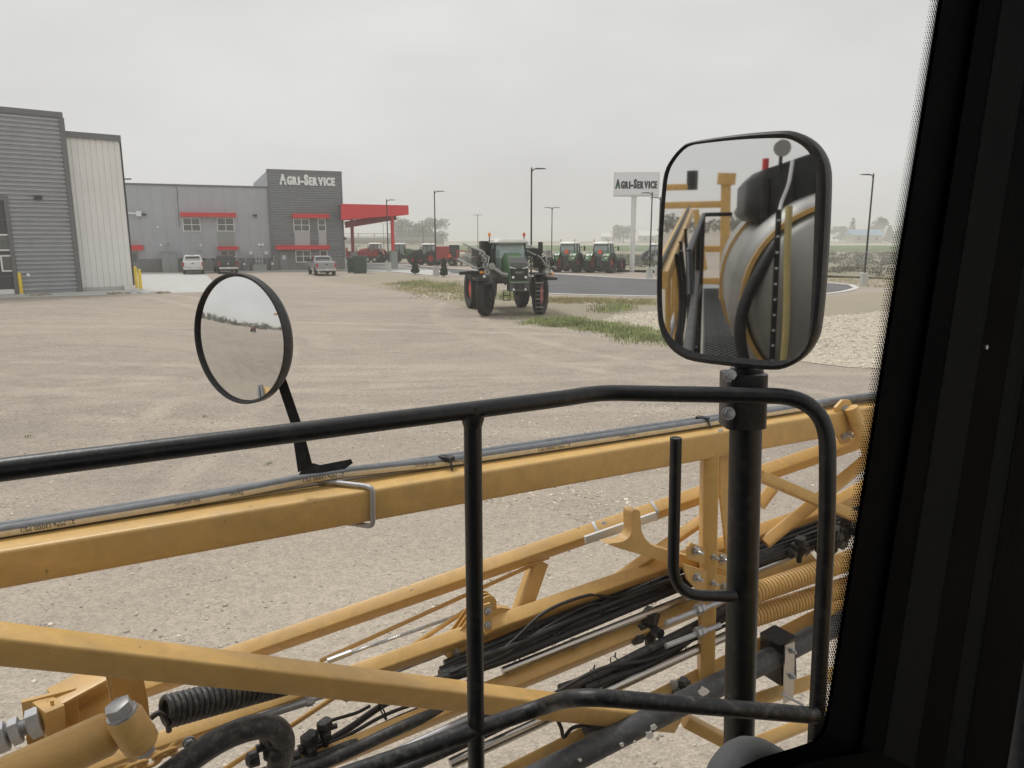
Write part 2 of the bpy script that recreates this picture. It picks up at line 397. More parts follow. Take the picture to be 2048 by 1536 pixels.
# ------------------------------------------------------------------ ground
def gravel_material(name, c0, c1, c2, c3):
    m = bpy.data.materials.new(name); m.use_nodes = True
    t = m.node_tree; b = t.nodes["Principled BSDF"]; L = t.links.new
    b.inputs["Roughness"].default_value = 0.95; b.inputs["Specular IOR Level"].default_value = 0.15
    tc = t.nodes.new("ShaderNodeTexCoord")
    def noise(scale, detail, rough, vec=None, dist=0.0):
        n = t.nodes.new("ShaderNodeTexNoise"); n.inputs["Scale"].default_value = scale; n.inputs["Detail"].default_value = detail
        n.inputs["Roughness"].default_value = rough; n.inputs["Distortion"].default_value = dist
        L(vec or tc.outputs["Object"], n.inputs["Vector"]); return n.outputs["Fac"]
    def ramp(f, p0, p1, a=(0, 0, 0, 1), c=(1, 1, 1, 1)):
        r = t.nodes.new("ShaderNodeValToRGB"); r.color_ramp.elements[0].position = p0; r.color_ramp.elements[1].position = p1
        r.color_ramp.elements[0].color = a; r.color_ramp.elements[1].color = c; L(f, r.inputs["Fac"]); return r.outputs["Color"]
    def mix(f, a, c):
        x = t.nodes.new("ShaderNodeMix"); x.data_type = 'RGBA'
        L(f, x.inputs["Factor"])
        for s, v in (("A", a), ("B", c)):
            if isinstance(v, tuple): x.inputs[s].default_value = (*v, 1)
            else: L(v, x.inputs[s])
        return x.outputs["Result"]
    # broad damp and dry patches
    big = ramp(noise(0.10, 5, 0.55, dist=0.6), 0.36, 0.66)
    col = mix(big, c0, c1)
    # wheel tracks: noise drawn out along the driving lines
    mp = t.nodes.new("ShaderNodeMapping"); mp.inputs["Rotation"].default_value = (0, 0, rad(16)); mp.inputs["Scale"].default_value = (0.05, 0.95, 1)
    # bend the coordinates so that the tracks curve
    wn = t.nodes.new("ShaderNodeTexNoise"); wn.inputs["Scale"].default_value = 0.035; wn.inputs["Detail"].default_value = 2; L(tc.outputs["Object"], wn.inputs["Vector"])
    wm = t.nodes.new("ShaderNodeVectorMath"); wm.operation = 'SCALE'; wm.inputs["Scale"].default_value = 26.0; L(wn.outputs["Color"], wm.inputs[0])
    wa = t.nodes.new("ShaderNodeVectorMath"); wa.operation = 'ADD'; L(tc.outputs["Object"], wa.inputs[0]); L(wm.outputs["Vector"], wa.inputs[1]); wv = wa.outputs["Vector"]
    L(wv, mp.inputs["Vector"])
    tr = ramp(noise(1.0, 6, 0.6, mp.outputs["Vector"], 0.9), 0.50, 0.72)
    sc = t.nodes.new("ShaderNodeMath"); sc.operation = 'MULTIPLY'; sc.inputs[1].default_value = 0.62; L(tr, sc.inputs[0])
    col = mix(sc.outputs[0], col, c2)
    mp2 = t.nodes.new("ShaderNodeMapping"); mp2.inputs["Rotation"].default_value = (0, 0, rad(-24)); mp2.inputs["Scale"].default_value = (0.06, 1.3, 1)
    L(wv, mp2.inputs["Vector"])
    tr2 = ramp(noise(1.0, 5, 0.6, mp2.outputs["Vector"], 1.2), 0.54, 0.74)
    sc2 = t.nodes.new("ShaderNodeMath"); sc2.operation = 'MULTIPLY'; sc2.inputs[1].default_value = 0.60; L(tr2, sc2.inputs[0])
    col = mix(sc2.outputs[0], col, c3)
    med = ramp(noise(0.9, 6, 0.7, dist=0.4), 0.40, 0.68)
    sc3 = t.nodes.new("ShaderNodeMath"); sc3.operation = 'MULTIPLY'; sc3.inputs[1].default_value = 0.38; L(med, sc3.inputs[0])
    col = mix(sc3.outputs[0], col, c2)
    # worn wheel paths: pairs of smooth pale bands on wide curves
    paths = None
    for cx_, cy_, R_ in ((-5, 75, 55), (12, -42, 63), (-62, 8, 56), (2, 61, 46.5), (30, 40, 33), (-20, -60, 92)):
        vd = t.nodes.new("ShaderNodeVectorMath"); vd.operation = 'DISTANCE'; vd.inputs[1].default_value = (cx_, cy_, 0); L(tc.outputs["Object"], vd.inputs[0])
        prev = vd.outputs["Value"]
        for off in (R_, 1.0):
            sb_ = t.nodes.new("ShaderNodeMath"); sb_.operation = 'SUBTRACT'; sb_.inputs[1].default_value = off; L(prev, sb_.inputs[0])
            ab = t.nodes.new("ShaderNodeMath"); ab.operation = 'ABSOLUTE'; L(sb_.outputs[0], ab.inputs[0]); prev = ab.outputs[0]
        mr_ = t.nodes.new("ShaderNodeMapRange"); mr_.inputs["From Min"].default_value = 0.12; mr_.inputs["From Max"].default_value = 0.42; mr_.inputs["To Min"].default_value = 1; mr_.inputs["To Max"].default_value = 0; L(prev, mr_.inputs["Value"])
        if paths is None: paths = mr_.outputs["Result"]
        else:
            mxm = t.nodes.new("ShaderNodeMath"); mxm.operation = 'MAXIMUM'; L(paths, mxm.inputs[0]); L(mr_.outputs["Result"], mxm.inputs[1]); paths = mxm.outputs[0]
    pn = t.nodes.new("ShaderNodeMath"); pn.operation = 'MULTIPLY'; L(paths, pn.inputs[0]); L(ramp(noise(0.55, 5, 0.7), 0.36, 0.72, (0, 0, 0, 1), (.75, .75, .75, 1)), pn.inputs[1])
    col = mix(pn.outputs[0], col, tuple(min(1, v*1.12) for v in c2))
    # gravel colour made paler around the machine's standing place, fading outward
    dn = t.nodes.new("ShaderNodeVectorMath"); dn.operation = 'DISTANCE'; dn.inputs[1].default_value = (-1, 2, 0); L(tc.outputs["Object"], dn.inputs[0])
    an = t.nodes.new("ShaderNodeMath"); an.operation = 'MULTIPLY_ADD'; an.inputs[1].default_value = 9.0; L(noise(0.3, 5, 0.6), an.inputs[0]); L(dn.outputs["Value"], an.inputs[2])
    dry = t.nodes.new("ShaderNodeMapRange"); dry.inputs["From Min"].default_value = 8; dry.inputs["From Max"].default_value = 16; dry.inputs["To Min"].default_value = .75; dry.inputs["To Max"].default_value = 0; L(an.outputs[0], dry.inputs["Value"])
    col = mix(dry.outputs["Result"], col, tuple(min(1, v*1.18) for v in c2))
    # grit
    vo = t.nodes.new("ShaderNodeTexVoronoi"); vo.inputs["Scale"].default_value = 34; vo.inputs["Randomness"].default_value = 1
    L(tc.outputs["Object"], vo.inputs["Vector"])
    hsv = t.nodes.new("ShaderNodeHueSaturation"); sep = t.nodes.new("ShaderNodeSeparateColor"); L(vo.outputs["Color"], sep.inputs[0])
    mr = t.nodes.new("ShaderNodeMapRange"); mr.inputs["To Min"].default_value = 0.86; mr.inputs["To Max"].default_value = 1.14
    L(sep.outputs[0], mr.inputs["Value"]); L(mr.outputs["Result"], hsv.inputs["Value"]); L(col, hsv.inputs["Color"])
    # clods and small stones of hand size, light and dark
    clod = noise(7, 5, 0.8)
    hsv0 = t.nodes.new("ShaderNodeHueSaturation"); mr0 = t.nodes.new("ShaderNodeMapRange"); mr0.inputs["From Min"].default_value = 0.3; mr0.inputs["From Max"].default_value = 0.7; mr0.inputs["To Min"].default_value = 0.88; mr0.inputs["To Max"].default_value = 1.12
    L(clod, mr0.inputs["Value"]); L(mr0.outputs["Result"], hsv0.inputs["Value"]); L(hsv.outputs["Color"], hsv0.inputs["Color"])
    vs2 = t.nodes.new("ShaderNodeTexVoronoi"); vs2.inputs["Scale"].default_value = 17; vs2.inputs["Randomness"].default_value = 1; L(tc.outputs["Object"], vs2.inputs["Vector"])
    sp = t.nodes.new("ShaderNodeSeparateColor"); L(vs2.outputs["Color"], sp.inputs[0])
    dot = ramp(vs2.outputs["Distance"], 0.16, 0.30, (1, 1, 1, 1), (0, 0, 0, 1)); some = ramp(sp.outputs[1], 0.72, 0.78)
    dm = t.nodes.new("ShaderNodeMath"); dm.operation = 'MULTIPLY'; L(dot, dm.inputs[0]); L(some, dm.inputs[1])
    pick = ramp(sp.outputs[2], 0.35, 0.45, (0.20, 0.18, 0.16, 1), (0.60, 0.55, 0.47, 1))
    spk = t.nodes.new("ShaderNodeMix"); spk.data_type = 'RGBA'; dm2 = t.nodes.new("ShaderNodeMath"); dm2.operation = 'MULTIPLY'; dm2.inputs[1].default_value = 0.38; L(dm.outputs[0], dm2.inputs[0]); L(dm2.outputs[0], spk.inputs["Factor"]); L(hsv0.outputs["Color"], spk.inputs["A"]); L(pick, spk.inputs["B"])
    fine = noise(70, 6, 0.75)
    hsv2 = t.nodes.new("ShaderNodeHueSaturation"); mr2 = t.nodes.new("ShaderNodeMapRange")
    mr2.inputs["From Min"].default_value = 0.3; mr2.inputs["From Max"].default_value = 0.7; mr2.inputs["To Min"].default_value = 0.82; mr2.inputs["To Max"].default_value = 1.18
    L(fine, mr2.inputs["Value"]); L(mr2.outputs["Result"], hsv2.inputs["Value"]); L(spk.outputs["Result"], hsv2.inputs["Color"])
    L(hsv2.outputs["Color"], b.inputs["Base Color"])
    bp = t.nodes.new("ShaderNodeBump"); bp.inputs["Strength"].default_value = 0.7; bp.inputs["Distance"].default_value = 0.03
    ad = t.nodes.new("ShaderNodeMath"); ad.operation = 'ADD'; L(vo.outputs["Distance"], ad.inputs[0]); L(fine, ad.inputs[1])
    L(ad.outputs[0], bp.inputs["Height"]); L(bp.outputs["Normal"], b.inputs["Normal"])
    MAT[name] = m
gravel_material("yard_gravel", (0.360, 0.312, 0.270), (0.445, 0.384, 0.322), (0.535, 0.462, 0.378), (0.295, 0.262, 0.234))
gravel_material("verge_soil", (0.37, 0.325, 0.265), (0.43, 0.37, 0.29), (0.38, 0.34, 0.22), (0.31, 0.28, 0.21))
gravel_material("limestone_bed", (0.52, 0.46, 0.37), (0.58, 0.52, 0.42), (0.60, 0.53, 0.42), (0.44, 0.39, 0.31))

GR = 1300.0
def sheet(name, pts, z, m):
    me = bpy.data.meshes.new(name)
    bm = bmesh.new(); f = bm.faces.new([bm.verts.new((p[0], p[1], z)) for p in pts]); bmesh.ops.triangulate(bm, faces=[f])
    bm.to_mesh(me); bm.free()
    o = finish(me, name, m, None, 0); o["kind"] = "structure"; return o
def px(*l, jit=0.0):
    P = [G(x, y) for x, y in l]
    if not jit: return P
    out = []; rj = random.Random(3)
    for i, a in enumerate(P):
        b = P[(i+1) % len(P)]; n = max(1, min(40, int((b-a).length/.6)))
        for k in range(n): out.append(a.lerp(b, k/n) + Vector((max(-.12, min(.12, rj.gauss(0, jit*.3))), max(-2*jit, min(2*jit, rj.gauss(0, jit))), 0)))
    return out
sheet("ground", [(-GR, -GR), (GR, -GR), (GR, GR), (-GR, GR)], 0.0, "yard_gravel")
sheet("field", [(-900, 118), (-40, 112), (-12, 112), (0, 92), (24, 86), (40, 64), (60, 56), (140, 50), (GR-5, 44), (GR-5, GR-5), (-900, GR-5)], 0.004, "far_tan")
sheet("crop_field", [(-30, 230), (900, 175), (900, 330), (-30, 430)], 0.008, "far_green")
sheet("stubble_field", [(-200, 470), (1100, 400), (1100, 560), (-200, 620)], 0.012, "far_pale")
sheet("dirt_strip", [(-30, 180), (700, 120), (700, 150), (-30, 215)], 0.016, "verge_soil")
sheet("verge", px((640, 560), (760, 546), (850, 553), (935, 562), (1010, 580), (1090, 591), (1290, 596), (1460, 598), (1660, 593), (1740, 585), (1990, 578), (1990, 640), (1640, 645), (1350, 672), (1240, 665), (1060, 642), (930, 615), (840, 590), (760, 575), jit=.06), 0.008, "verge_soil")
sheet("limestone_strip", px((1185, 650), (1230, 630), (1330, 621), (1500, 628), (1640, 634), (1790, 620), (2040, 625), (2080, 760), (1900, 748), (1740, 738), (1600, 724), (1400, 692), (1300, 670), (1230, 658), jit=.14), 0.014, "limestone_bed")
near = [(690, 533), (796, 541), (933, 551.5), (1000, 566), (1060, 583), (1099, 588), (1280, 593), (1450, 595), (1600, 592), (1680, 585), (1713, 577)]
far = [(1703, 570.5), (1640, 566), (1500, 563), (1280, 558), (1099, 547.6), (940, 540), (730, 526), (600, 521)]
near_w = catmull([Vector(G(*p)) for p in near], 4); far_w = catmull([Vector(G(*p)) for p in far], 4)
sheet("road", [(-60, 96)] + [tuple(p[:2]) for p in near_w] + [tuple(p[:2]) for p in far_w] + [(-60, 122)], 0.020, "asphalt")
def kerb(pts, wd=0.42, h=0.06):
    b = MB(); rings = []
    for i, p in enumerate(pts):
        d = (pts[min(i+1, len(pts)-1)] - pts[max(i-1, 0)]); d.z = 0; d.normalize(); s = Vector((d.y, -d.x, 0))
        rings.append([Vector((p.x, p.y, 0)) + s*a + ZA*c for a, c in ((-wd/2, 0.0), (-wd/2, h*.9), (-wd/2+.03, h), (wd/2-.03, h), (wd/2, h*.9), (wd/2, 0.0))])
    b.loft(rings); o = b.build("kerb", "kerb_concrete", None, 30); o["kind"] = "structure"
kerb(near_w[8:] + far_w[:1] + far_w[1:])
kerb(near_w[:9], 0.7, 0.055)
sheet("concrete_apron", px((680, 541), (690, 536), (800, 532), (905, 545), (860, 551), (796, 545)), 0.032, "concrete")
# painted arrow on the road by the green machine
sheet("road_arrow", px((1086, 557.5), (1108, 558.3), (1096, 560.5), (1086, 561.5)), 0.026, "road_paint")
# concrete pad between the two buildings with joints, in separate slabs
padroot = sheet("concrete_pad", px((0, 596), (410, 584), (445, 581), (414, 551), (398, 545), (180, 545), (120, 575), (0, 583)), 0.006, "concrete")
sheet("pavement", px((410, 545.5), (560, 542.8), (700, 540.5), (700, 538.6), (560, 540.6), (410, 543)), 0.02, "concrete")

# ------------------------------------------------------------------ buildings
class Facade:
    """a wall line through two ground points; pixels become (along, height) on it"""
    def __init__(s, a, b):
        s.o = Vector((a[0], a[1], 0)); d = Vector((b[0]-a[0], b[1]-a[1], 0)); s.len = d.length; s.u = d.normalized()
        s.n = Vector((s.u.y, -s.u.x, 0)); s.rz = math.atan2(s.u.y, s.u.x)          # n faces the viewer
    def uz(s, x, y, proud=0.0):
        r = ray(x, y); o = s.o + s.n*proud
        t = (o - CAM).dot(s.n) / r.dot(s.n); p = CAM + r*t
        return (p - s.o).dot(s.u), p.z
def ribs_h(u0, u1, z0, z1, pitch, depth, y=0.0):
    """cladding with ribs running along the wall"""
    b = MB(); z = z0; prof = []
    while z < z1 - 1e-6:
        for dz, dy in ((0, 0), (.30, 0), (.46, depth), (.84, depth), (1.0, 0)):
            zz = min(z + dz*pitch, z1); prof.append((zz, dy))
        z += pitch
    vs = []
    for u in (u0, u1): vs += [(u, y - d, zz) for zz, d in prof]
    n = len(prof); fs = [(i, n+i, n+i+1, i+1) for i in range(n-1)]
    b.add(vs, fs); return b
def panels_v(root, mt, edges, z0, z1, depth=0.03, y=0.0):
    """upright metal sheets, each with a raised middle and a recessed joint"""
    for a, c in zip(edges[:-1], edges[1:]):
        w = c - a; b = MB()
        pr = [(a, 0), (a + .06*w, 0), (a + .12*w, depth), (a + .5*w, depth), (a + .88*w, depth), (a + .94*w, 0), (c, 0)]
        n = len(pr); vs = [(u, y - d, z) for z in (z0, z1) for u, d in pr]
        b.add(vs, [(i, i+1, n+i+1, n+i) for i in range(n-1)]); b.build("panel", mt, root, 25)
def window(root, u0, u1, z0, z1, y, nx, nz, fr=0.09, name="window"):
    o = MB(); o.bx(u0, u1, y - .10, y - .004, z0, z0 + fr); o.bx(u0, u1, y - .10, y - .004, z1 - fr, z1)
    o.bx(u0, u0 + fr, y - .098, y - .004, z0 + fr, z1 - fr); o.bx(u1 - fr, u1, y - .098, y - .004, z0 + fr, z1 - fr)
    f = o.build(name, "white_frame", root, 0)
    for i in range(1, nx):
        c = u0 + (u1-u0)*i/nx; MB().bx(c - fr*.4, c + fr*.4, y - .094, y - .01, z0 + fr, z1 - fr).build("mullion", "white_frame", f, 0)
    for i in range(1, nz):
        c = z0 + (z1-z0)*i/nz; MB().bx(u0 + fr, u1 - fr, y - .091, y - .012, c - fr*.4, c + fr*.4).build("mullion", "white_frame", f, 0)
    du, dz = (u1-u0)/nx, (z1-z0)/nz
    for i in range(nx):
        for k in range(nz):
            MB().bx(u0 + du*i + fr*.42, u0 + du*(i+1) - fr*.42, y - .05, y - .03, z0 + dz*k + fr*.42, z0 + dz*(k+1) - fr*.42).build("pane", "window_dark", f, 0)
    return f
def awning(root, u0, u1, z0, z1, y, d=0.9):
    b = MB(); b.bx(u0, u1, y - d, y - .01, z0, z1); b.bx(u0 - .03, u1 + .03, y - d - .04, y - d + .02, z1 - .08, z1 + .03)
    return b.build("awning", "red_paint", root, 0)
def wall_lamp(root, u, z, y, s=1.0):
    MB().bx(u - .22*s, u + .22*s, y - .34*s, y - .01, z - .12*s, z + .10*s).build("wall_lamp", "pole_bronze", root, 0)
def letters(root, s, u0, u1, z0, z1, y, m, emb, depth=0.12):
    """AGRI-SERVICE in heavy narrow small capitals, one mesh a letter, A and S taller"""
    chars = []; x = 0.0
    for ch in s:
        vs, fs = text_mesh(ch.upper(), 1.0, depth, 0.052)
        big = ch.isupper(); k = 1.0 if big else 0.80
        lo = min(v.x for v in vs); hi = max(v.x for v in vs); zl = min(v.y for v in vs) if ch != '-' else 0
        sx = (0.56 if ch not in "-i" else .75) * k
        chars.append((ch, vs, fs, x - lo*sx, sx, k, zl)); x += (hi-lo)*sx + 0.05
    tot = x - .05; kx = (u1-u0)/tot; kz = (z1-z0)/0.83
    first = None
    for ch, vs, fs, ox, sx, k, zl in chars:
        b = MB()
        for q_, dx_ in enumerate((-.016, 0, .016)): b.add([(u0 + (v.x*sx + ox + dx_)*kx, y - depth*.5 - v.z - .004*q_, z0 + (v.y - zl + (.10 if ch == "-" else 0))*k*kz) for v in vs], fs)
        o = b.build("letter", m, root, 0); first = first or o
    # three-leaf emblem on the A
    a = chars[0]; w = .5*kx; c = u0 + .235*kx; zc = z0 + .20*kz
    for ang, ln in ((90, .20), (25, .15), (155, .15)):
        d = Vector((math.cos(rad(ang)), math.sin(rad(ang)))); q = Vector((-d.y, d.x)); poly = []
        for t, h in ((0, 0), (.25, .03), (.55, .042), (.85, .02), (1, 0), (.85, -.02), (.55, -.042), (.25, -.03)):
            p = d*(t*ln) + q*h; poly.append((c + p.x*kx*1.0, zc + p.y*kz*.75))
        MB().prism(poly, (1, 0, 0), (0, 0, 1), (0, y - depth - .03, 0), .03).build("emblem_leaf", emb, root, 0)

# --- office with the sign tower
OF = Facade(G(270, 545), G(690, 538.5))
office = thing("office_building", "long grey two-storey building with dark sign tower reading AGRI-SERVICE", "building", OF.o, OF.rz)
def Z2(x, y): return OF.uz(240 + x/3.4133, 310 + y/3.4133)
uL = OF.uz(215, 545)[0]; uT = Z2(1030, 500)[0]; uR = OF.uz(684, 440)[0]; PT = 0.35          # tower stands proud by PT
hW = Z2(500, 207)[1]; hT = OF.uz(600, 342.3, PT)[1]
MB().bx(uL, uT, 0.0, 30, 0, hW).build("shell", "blue_grey_cladding", office, 0)
MB().bx(uT, uR, -PT + .06, 22, 0, hT).build("tower_shell", "tower_cladding", office, 0)
zb = 1.45
n = int((uT - uL)/1.15); panels_v(office, "blue_grey_cladding", [uL + (uT-uL)*i/n for i in range(n+1)], zb, hW - .10, .04, -.004)
MB().bx(uL - .05, uT - .002, -.14, .3, hW - .12, hW + .08).build("parapet_cap", "trim_grey", office, 0)
MB().bx(uL, uT - .002, -.10, -.003, 0.0, zb).build("base_course", "stone_base", office, 0)
ribs_h(uT, uR, zb, hT - .15, 0.27, .10, -PT).build("ribbed_wall", "tower_cladding", office, 20)
MB().bx(uT - .12, uR + .12, -PT - .14, .5, hT - .18, hT + .12).build("parapet_cap", "trim_grey", office, 0)
MB().bx(uT, uR, -PT - .10, -PT + .05, 0, zb).build("base_course", "stone_base", office, 0)
for u in (uT, uR): MB().bx(u - .11, u + .11, -PT - .10, -PT + .2, zb, hT - .18).build("corner_trim", "trim_grey", office, 0)
def rect(x0, y0, x1, y1):
    a, d = Z2(x0, (y0+y1)/2)[0], Z2(x1, (y0+y1)/2)[0]; return a, d, Z2((x0+x1)/2, y1)[1], Z2((x0+x1)/2, y0)[1]
for r in ((428, 428, 550, 522), (662, 428, 780, 522), (684, 650, 795, 735)): window(office, *rect(*r), -.045, 2, 2)
for r in ((1180, 435, 1290, 522), (1195, 648, 1300, 732)): window(office, *rect(*r), -PT - .09, 2, 2)
for r in ((1345, 435, 1400, 522), (1360, 648, 1412, 735)): window(office, *rect(*r), -PT - .09, 1, 2)
for r in ((412, 397, 788, 423), (665, 625, 805, 648), (60, 617, 160, 650)): awning(office, *rect(*r), -.045, .8)
for r in ((1170, 405, 1417, 432), (1058, 618, 1420, 644)): awning(office, *rect(*r), -PT - .06, .8)
for r in ((1188, 524, 1293, 617), (1352, 524, 1405, 617)):
    a, c, z0, z1 = rect(*r); MB().bx(a, c, -PT - .135, -PT, z0, z1).build("spandrel_panel", "spandrel_grey", office, 0)
a, c, z0, z1 = rect(664, 524, 782, 622); MB().bx(a, c, -.065, -.02, z0, z1).build("spandrel_panel", "utility_grey", office, 0)
a, c, z0, z1 = rect(1092, 655, 1142, 785); dr = MB().bx(a, c, -PT - .16, -PT, 0, z1).build("door", "door_grey", office, 0)
MB().bx(a + .45, c - .25, -PT - .175, -PT - .15, 1.3, z1 - .15).build("pane", "window_dark", dr, 0)
MB().bx(a + .25, a + .6, -PT - .18, -PT - .155, 1.25, 1.75).build("notice", "plate", dr, 0)
a, c, z0, z1 = rect(80, 665, 128, 800); dr = MB().bx(a, c, -.13, -.0, 0, z1).build("door", "door_grey", office, 0)
MB().bx(a + .15, c - .15, -.145, -.12, 1.1, z1 - .15).build("pane", "window_dark", dr, 0)
wall_lamp(office, *Z2(165, 406), -.05); wall_lamp(office, *Z2(920, 413), -.05)
for x in (950, 973):
    u, z = Z2(x, 612); MB().cyl((u, -.22, z), (u, -.02, z), .16, 14).build("flood_lamp", "lamp_white", office, 30)
u, z = Z2(50, 400); u2, _ = Z2(130, 402); b = MB().tube(fillet([(u - .4, -.02, z + .1), (u - .2, -.4, z + .05), (u2, -.42, z)], .15), .10, 10); b.box((u2, -.42, z), (.5, .5, .55)).build("vent_hood", "lamp_white", office, 30)
for x, y, r in ((280, 613, .12), (330, 610, .16), (550, 615, .12), (545, 655, .14), (258, 492, .10)):
    u, z = Z2(x, y); MB().cyl((u, -.16, z), (u, -.02, z), r, 12).build("wall_fitting", "utility_grey" if r > .13 else "lamp_white", office, 30)
u, z = Z2(380, 205); u2, z2 = Z2(406, 490); MB().tube(fillet([(u, -.07, z), (u + .1, -.07, z - .4), (u2, -.07, z2 + .3), (u2, -.07, z2)], .2), .03, 6).build("cable", "pole_bronze", office)
u, z = Z2(1518, 570); dn = MB().cyl((uR + .14, -PT + .15, 0), (uR + .14, -PT + .15, z - .2), .11, 10).build("downspout", "white_frame", office)
MB().box((uR + .16, -PT, z), (.3, .3, .3)).build("wall_lamp", "pole_bronze", office, 0)
a, c, z0, z1 = rect(1085, 133, 1460, 209)
letters(office, "AgrI-ServIce".replace("I", "i"), a, c, z0, z1, -PT - .06, "letter_white", "leaf_green", .14)
# service gear standing by the wall
def standing(name, label, cat, x, y, parts, mats, rz=None, group=None):
    p = G(x, y); o = thing(name, label, cat, p, OF.rz if rz is None else rz, group)
    return o
u, z = Z2(348, 800); pcab = OF.o + OF.u*u + OF.n*.75
cabn = thing("electrical_cabinet", "tall grey-green electrical cabinet standing against the office wall", "cabinet", pcab, OF.rz)
hc = Z2(348, 663)[1]
MB().box((0, 0, hc/2), (1.55, .8, hc)).build("case", "utility_grey", cabn, 0); MB().box((0, 0, hc + .05), (1.66, .95, .1)).build("lid", "utility_grey", cabn, 0)
MB().box((0, -.41, hc/2), (.02, .02, hc*.9)).build("door_gap", "pole_bronze", cabn, 0); MB().box((.12, -.43, hc*.55), (.06, .06, .3)).build("handle", "zinc", cabn, 0)
for k, (x, hh, lab) in enumerate(((893, 1.9, "small grey meter on a pipe beside the parked black pickup"), (998, 1.9, "small grey meter on a pipe near the tower corner"))):
    u, z = Z2(x, 720); p = OF.o + OF.u*u + OF.n*.6
    o = thing("utility_meter", lab, "meter", p, OF.rz, "meters on the office wall")
    MB().tube(fillet([(0, 0, 0), (0, 0, hh), (0, .5, hh)], .15), .04, 8).build("pipe", "utility_grey", o)
    MB().lathe([(.02, -.16), (.2, -.13), (.22, 0), (.2, .1), (.02, .13)], (0, -.02, hh + .12), (0, 1, 0), 14).build("dial_case", "plate", o)
u, z = Z2(950, 790); p = OF.o + OF.u*u + OF.n*.9
o = thing("gas_manifold", "pale steel pipework rack standing at the office wall between two meters", "pipework", p, OF.rz)
for dx in (-.35, 0, .35): MB().tube([(dx, 0, 0), (dx, 0, 2.1)], .05, 8).build("riser", "spandrel_grey", o)
for zz in (.5, 1.1, 1.7, 2.1): MB().tube([(-.4, 0, zz), (.4, 0, zz)], .05, 8).build("crosspipe", "spandrel_grey", o)
MB().box((0, .05, .35), (1.5, .5, .7)).build("tray", "utility_grey", o, 0)
for x, lab in ((860, "dark squat gas regulator on the ground left of the pipe rack"), (1050, "dark squat gas regulator on the ground below the tower corner")):
    u, z = Z2(x, 785); p = OF.o + OF.u*u + OF.n*.8
    o = thing("gas_regulator", lab, "regulator", p, OF.rz, "regulators at the office wall")
    MB().box((0, 0, .55), (.8, .5, 1.1), 0, .08).build("case", "trim_grey", o); MB().cyl((0, 0, 1.1), (0, 0, 1.6), .09, 8).build("neck", "utility_grey", o)
    MB().cyl((-.2, -.26, .8), (-.2, -.31, .8), .14, 12).build("dial", "plate", o)

# --- red canopy
cb0 = G(704, 536.0); cb1 = G(787, 537.5)
can = thing("drive_through_canopy", "red tapered drive-through canopy on two columns with grey piers", "canopy", (cb1.x, cb1.y, 0), OF.rz)
CF = Facade((cb1.x, cb1.y), (cb1.x + OF.u.x, cb1.y + OF.u.y))
def cq(x, y, pr=0): return CF.uz(x, y, pr)
P = [cq(682, 407.6, 1.6), cq(816.7, 410.7, 1.6), cq(817.2, 429.5, 1.6), cq(682, 440.0, 1.6)]
for nm, y, m_ in (("fascia", -1.6, "red_paint"), ("fascia", 9.5, "red_paint")):
    MB().prism([(p[0], p[1]) for p in P], (1, 0, 0), (0, 0, 1), (0, y, 0), .12).build(nm, m_, can, 0)
MB().add([(P[1][0], -1.53, P[1][1]), (P[1][0], 9.4, P[1][1]), (P[2][0], 9.4, P[2][1]), (P[2][0], -1.53, P[2][1])], [(0, 1, 2, 3)]).build("end_fascia", "red_paint", can, 0)
soff = MB(); soff.add([(P[3][0], -1.5, P[3][1] + .25), (P[2][0], -1.5, P[2][1] + .12), (P[2][0], 9.4, P[2][1] + .12), (P[3][0], 9.4, P[3][1] + .25)], [(0, 1, 2, 3)])
soff.build("soffit", "dark_red_paint", can, 0)
MB().add([(P[0][0], -1.5, P[0][1] - .1), (P[1][0], -1.5, P[1][1] - .1), (P[1][0], 9.4, P[1][1] - .1), (P[0][0], 9.4, P[0][1] - .1)], [(0, 1, 2, 3)]).build("roof_deck", "trim_grey", can, 0)
for xt, yt, xb, yb in ((703, 447, 706, 503), (780, 437, 786, 502)):
    ut, zt = cq(xt, yt); ub, zt2 = cq(xb, yb); ub = ub
    MB().bar((ub, 0, zt2 - .2), (ub, 0, zt + .5), .34, .34, up=(0, 1, 0), r=.01).build("column", "dark_red_paint" if xt < 750 else "red_paint", can, 30)
    MB().box((ub + .05, 0, (zt2)/2), (.82, .82, zt2)).build("pier", "stone_base" if xt < 750 else "utility_grey", can, 0)
ua, za_ = cq(690, 448); ub, zb_ = cq(792, 435)
MB().bar((ua, 0, za_ - .1), (ub, 0, zb_ + .1), .3, .75, r=.01).build("beam", "dark_red_paint", can, 30)
ua, za_ = cq(713, 438.5, 1); MB().box((ua, -.8, za_ + .12), (1.1, .3, .12)).build("soffit_lamp", "lamp_white", can, 0)

# --- workshop, left
WS = Facade(G(0, 590), G(157, 583.6))
shop = thing("workshop_building", "tall dark ribbed workshop with a pale panelled wing and dark door", "building", WS.o, WS.rz)
u1 = WS.uz(140, 400)[0]; u0 = u1 - 26; h1 = WS.uz(122, 228.5)[1]
ud = WS.uz(20, 500)[0]; hd = WS.uz(8, 401)[1]                      # door edge and head
MB().bx(u0, u1 - .08, .09, 24, 0, h1 - .1).build("shell", "dark_cladding", shop, 0)
ribs_h(ud + .25, u1, 0.12, hd, 0.285, .13, .06).build("ribbed_wall", "dark_cladding", shop, 20)
ribs_h(u0, u1, hd, h1 - .2, 0.285, .13, .06).build("ribbed_wall", "dark_cladding", shop, 20)
MB().bx(u0, u1 + .1, -.12, .6, h1 - .22, h1 + .12).build("parapet_cap", "trim_grey", shop, 0)
MB().bx(u1 - .16, u1 + .16, -.11, .55, 0, h1 - .23).build("corner_trim", "trim_grey", shop, 0)
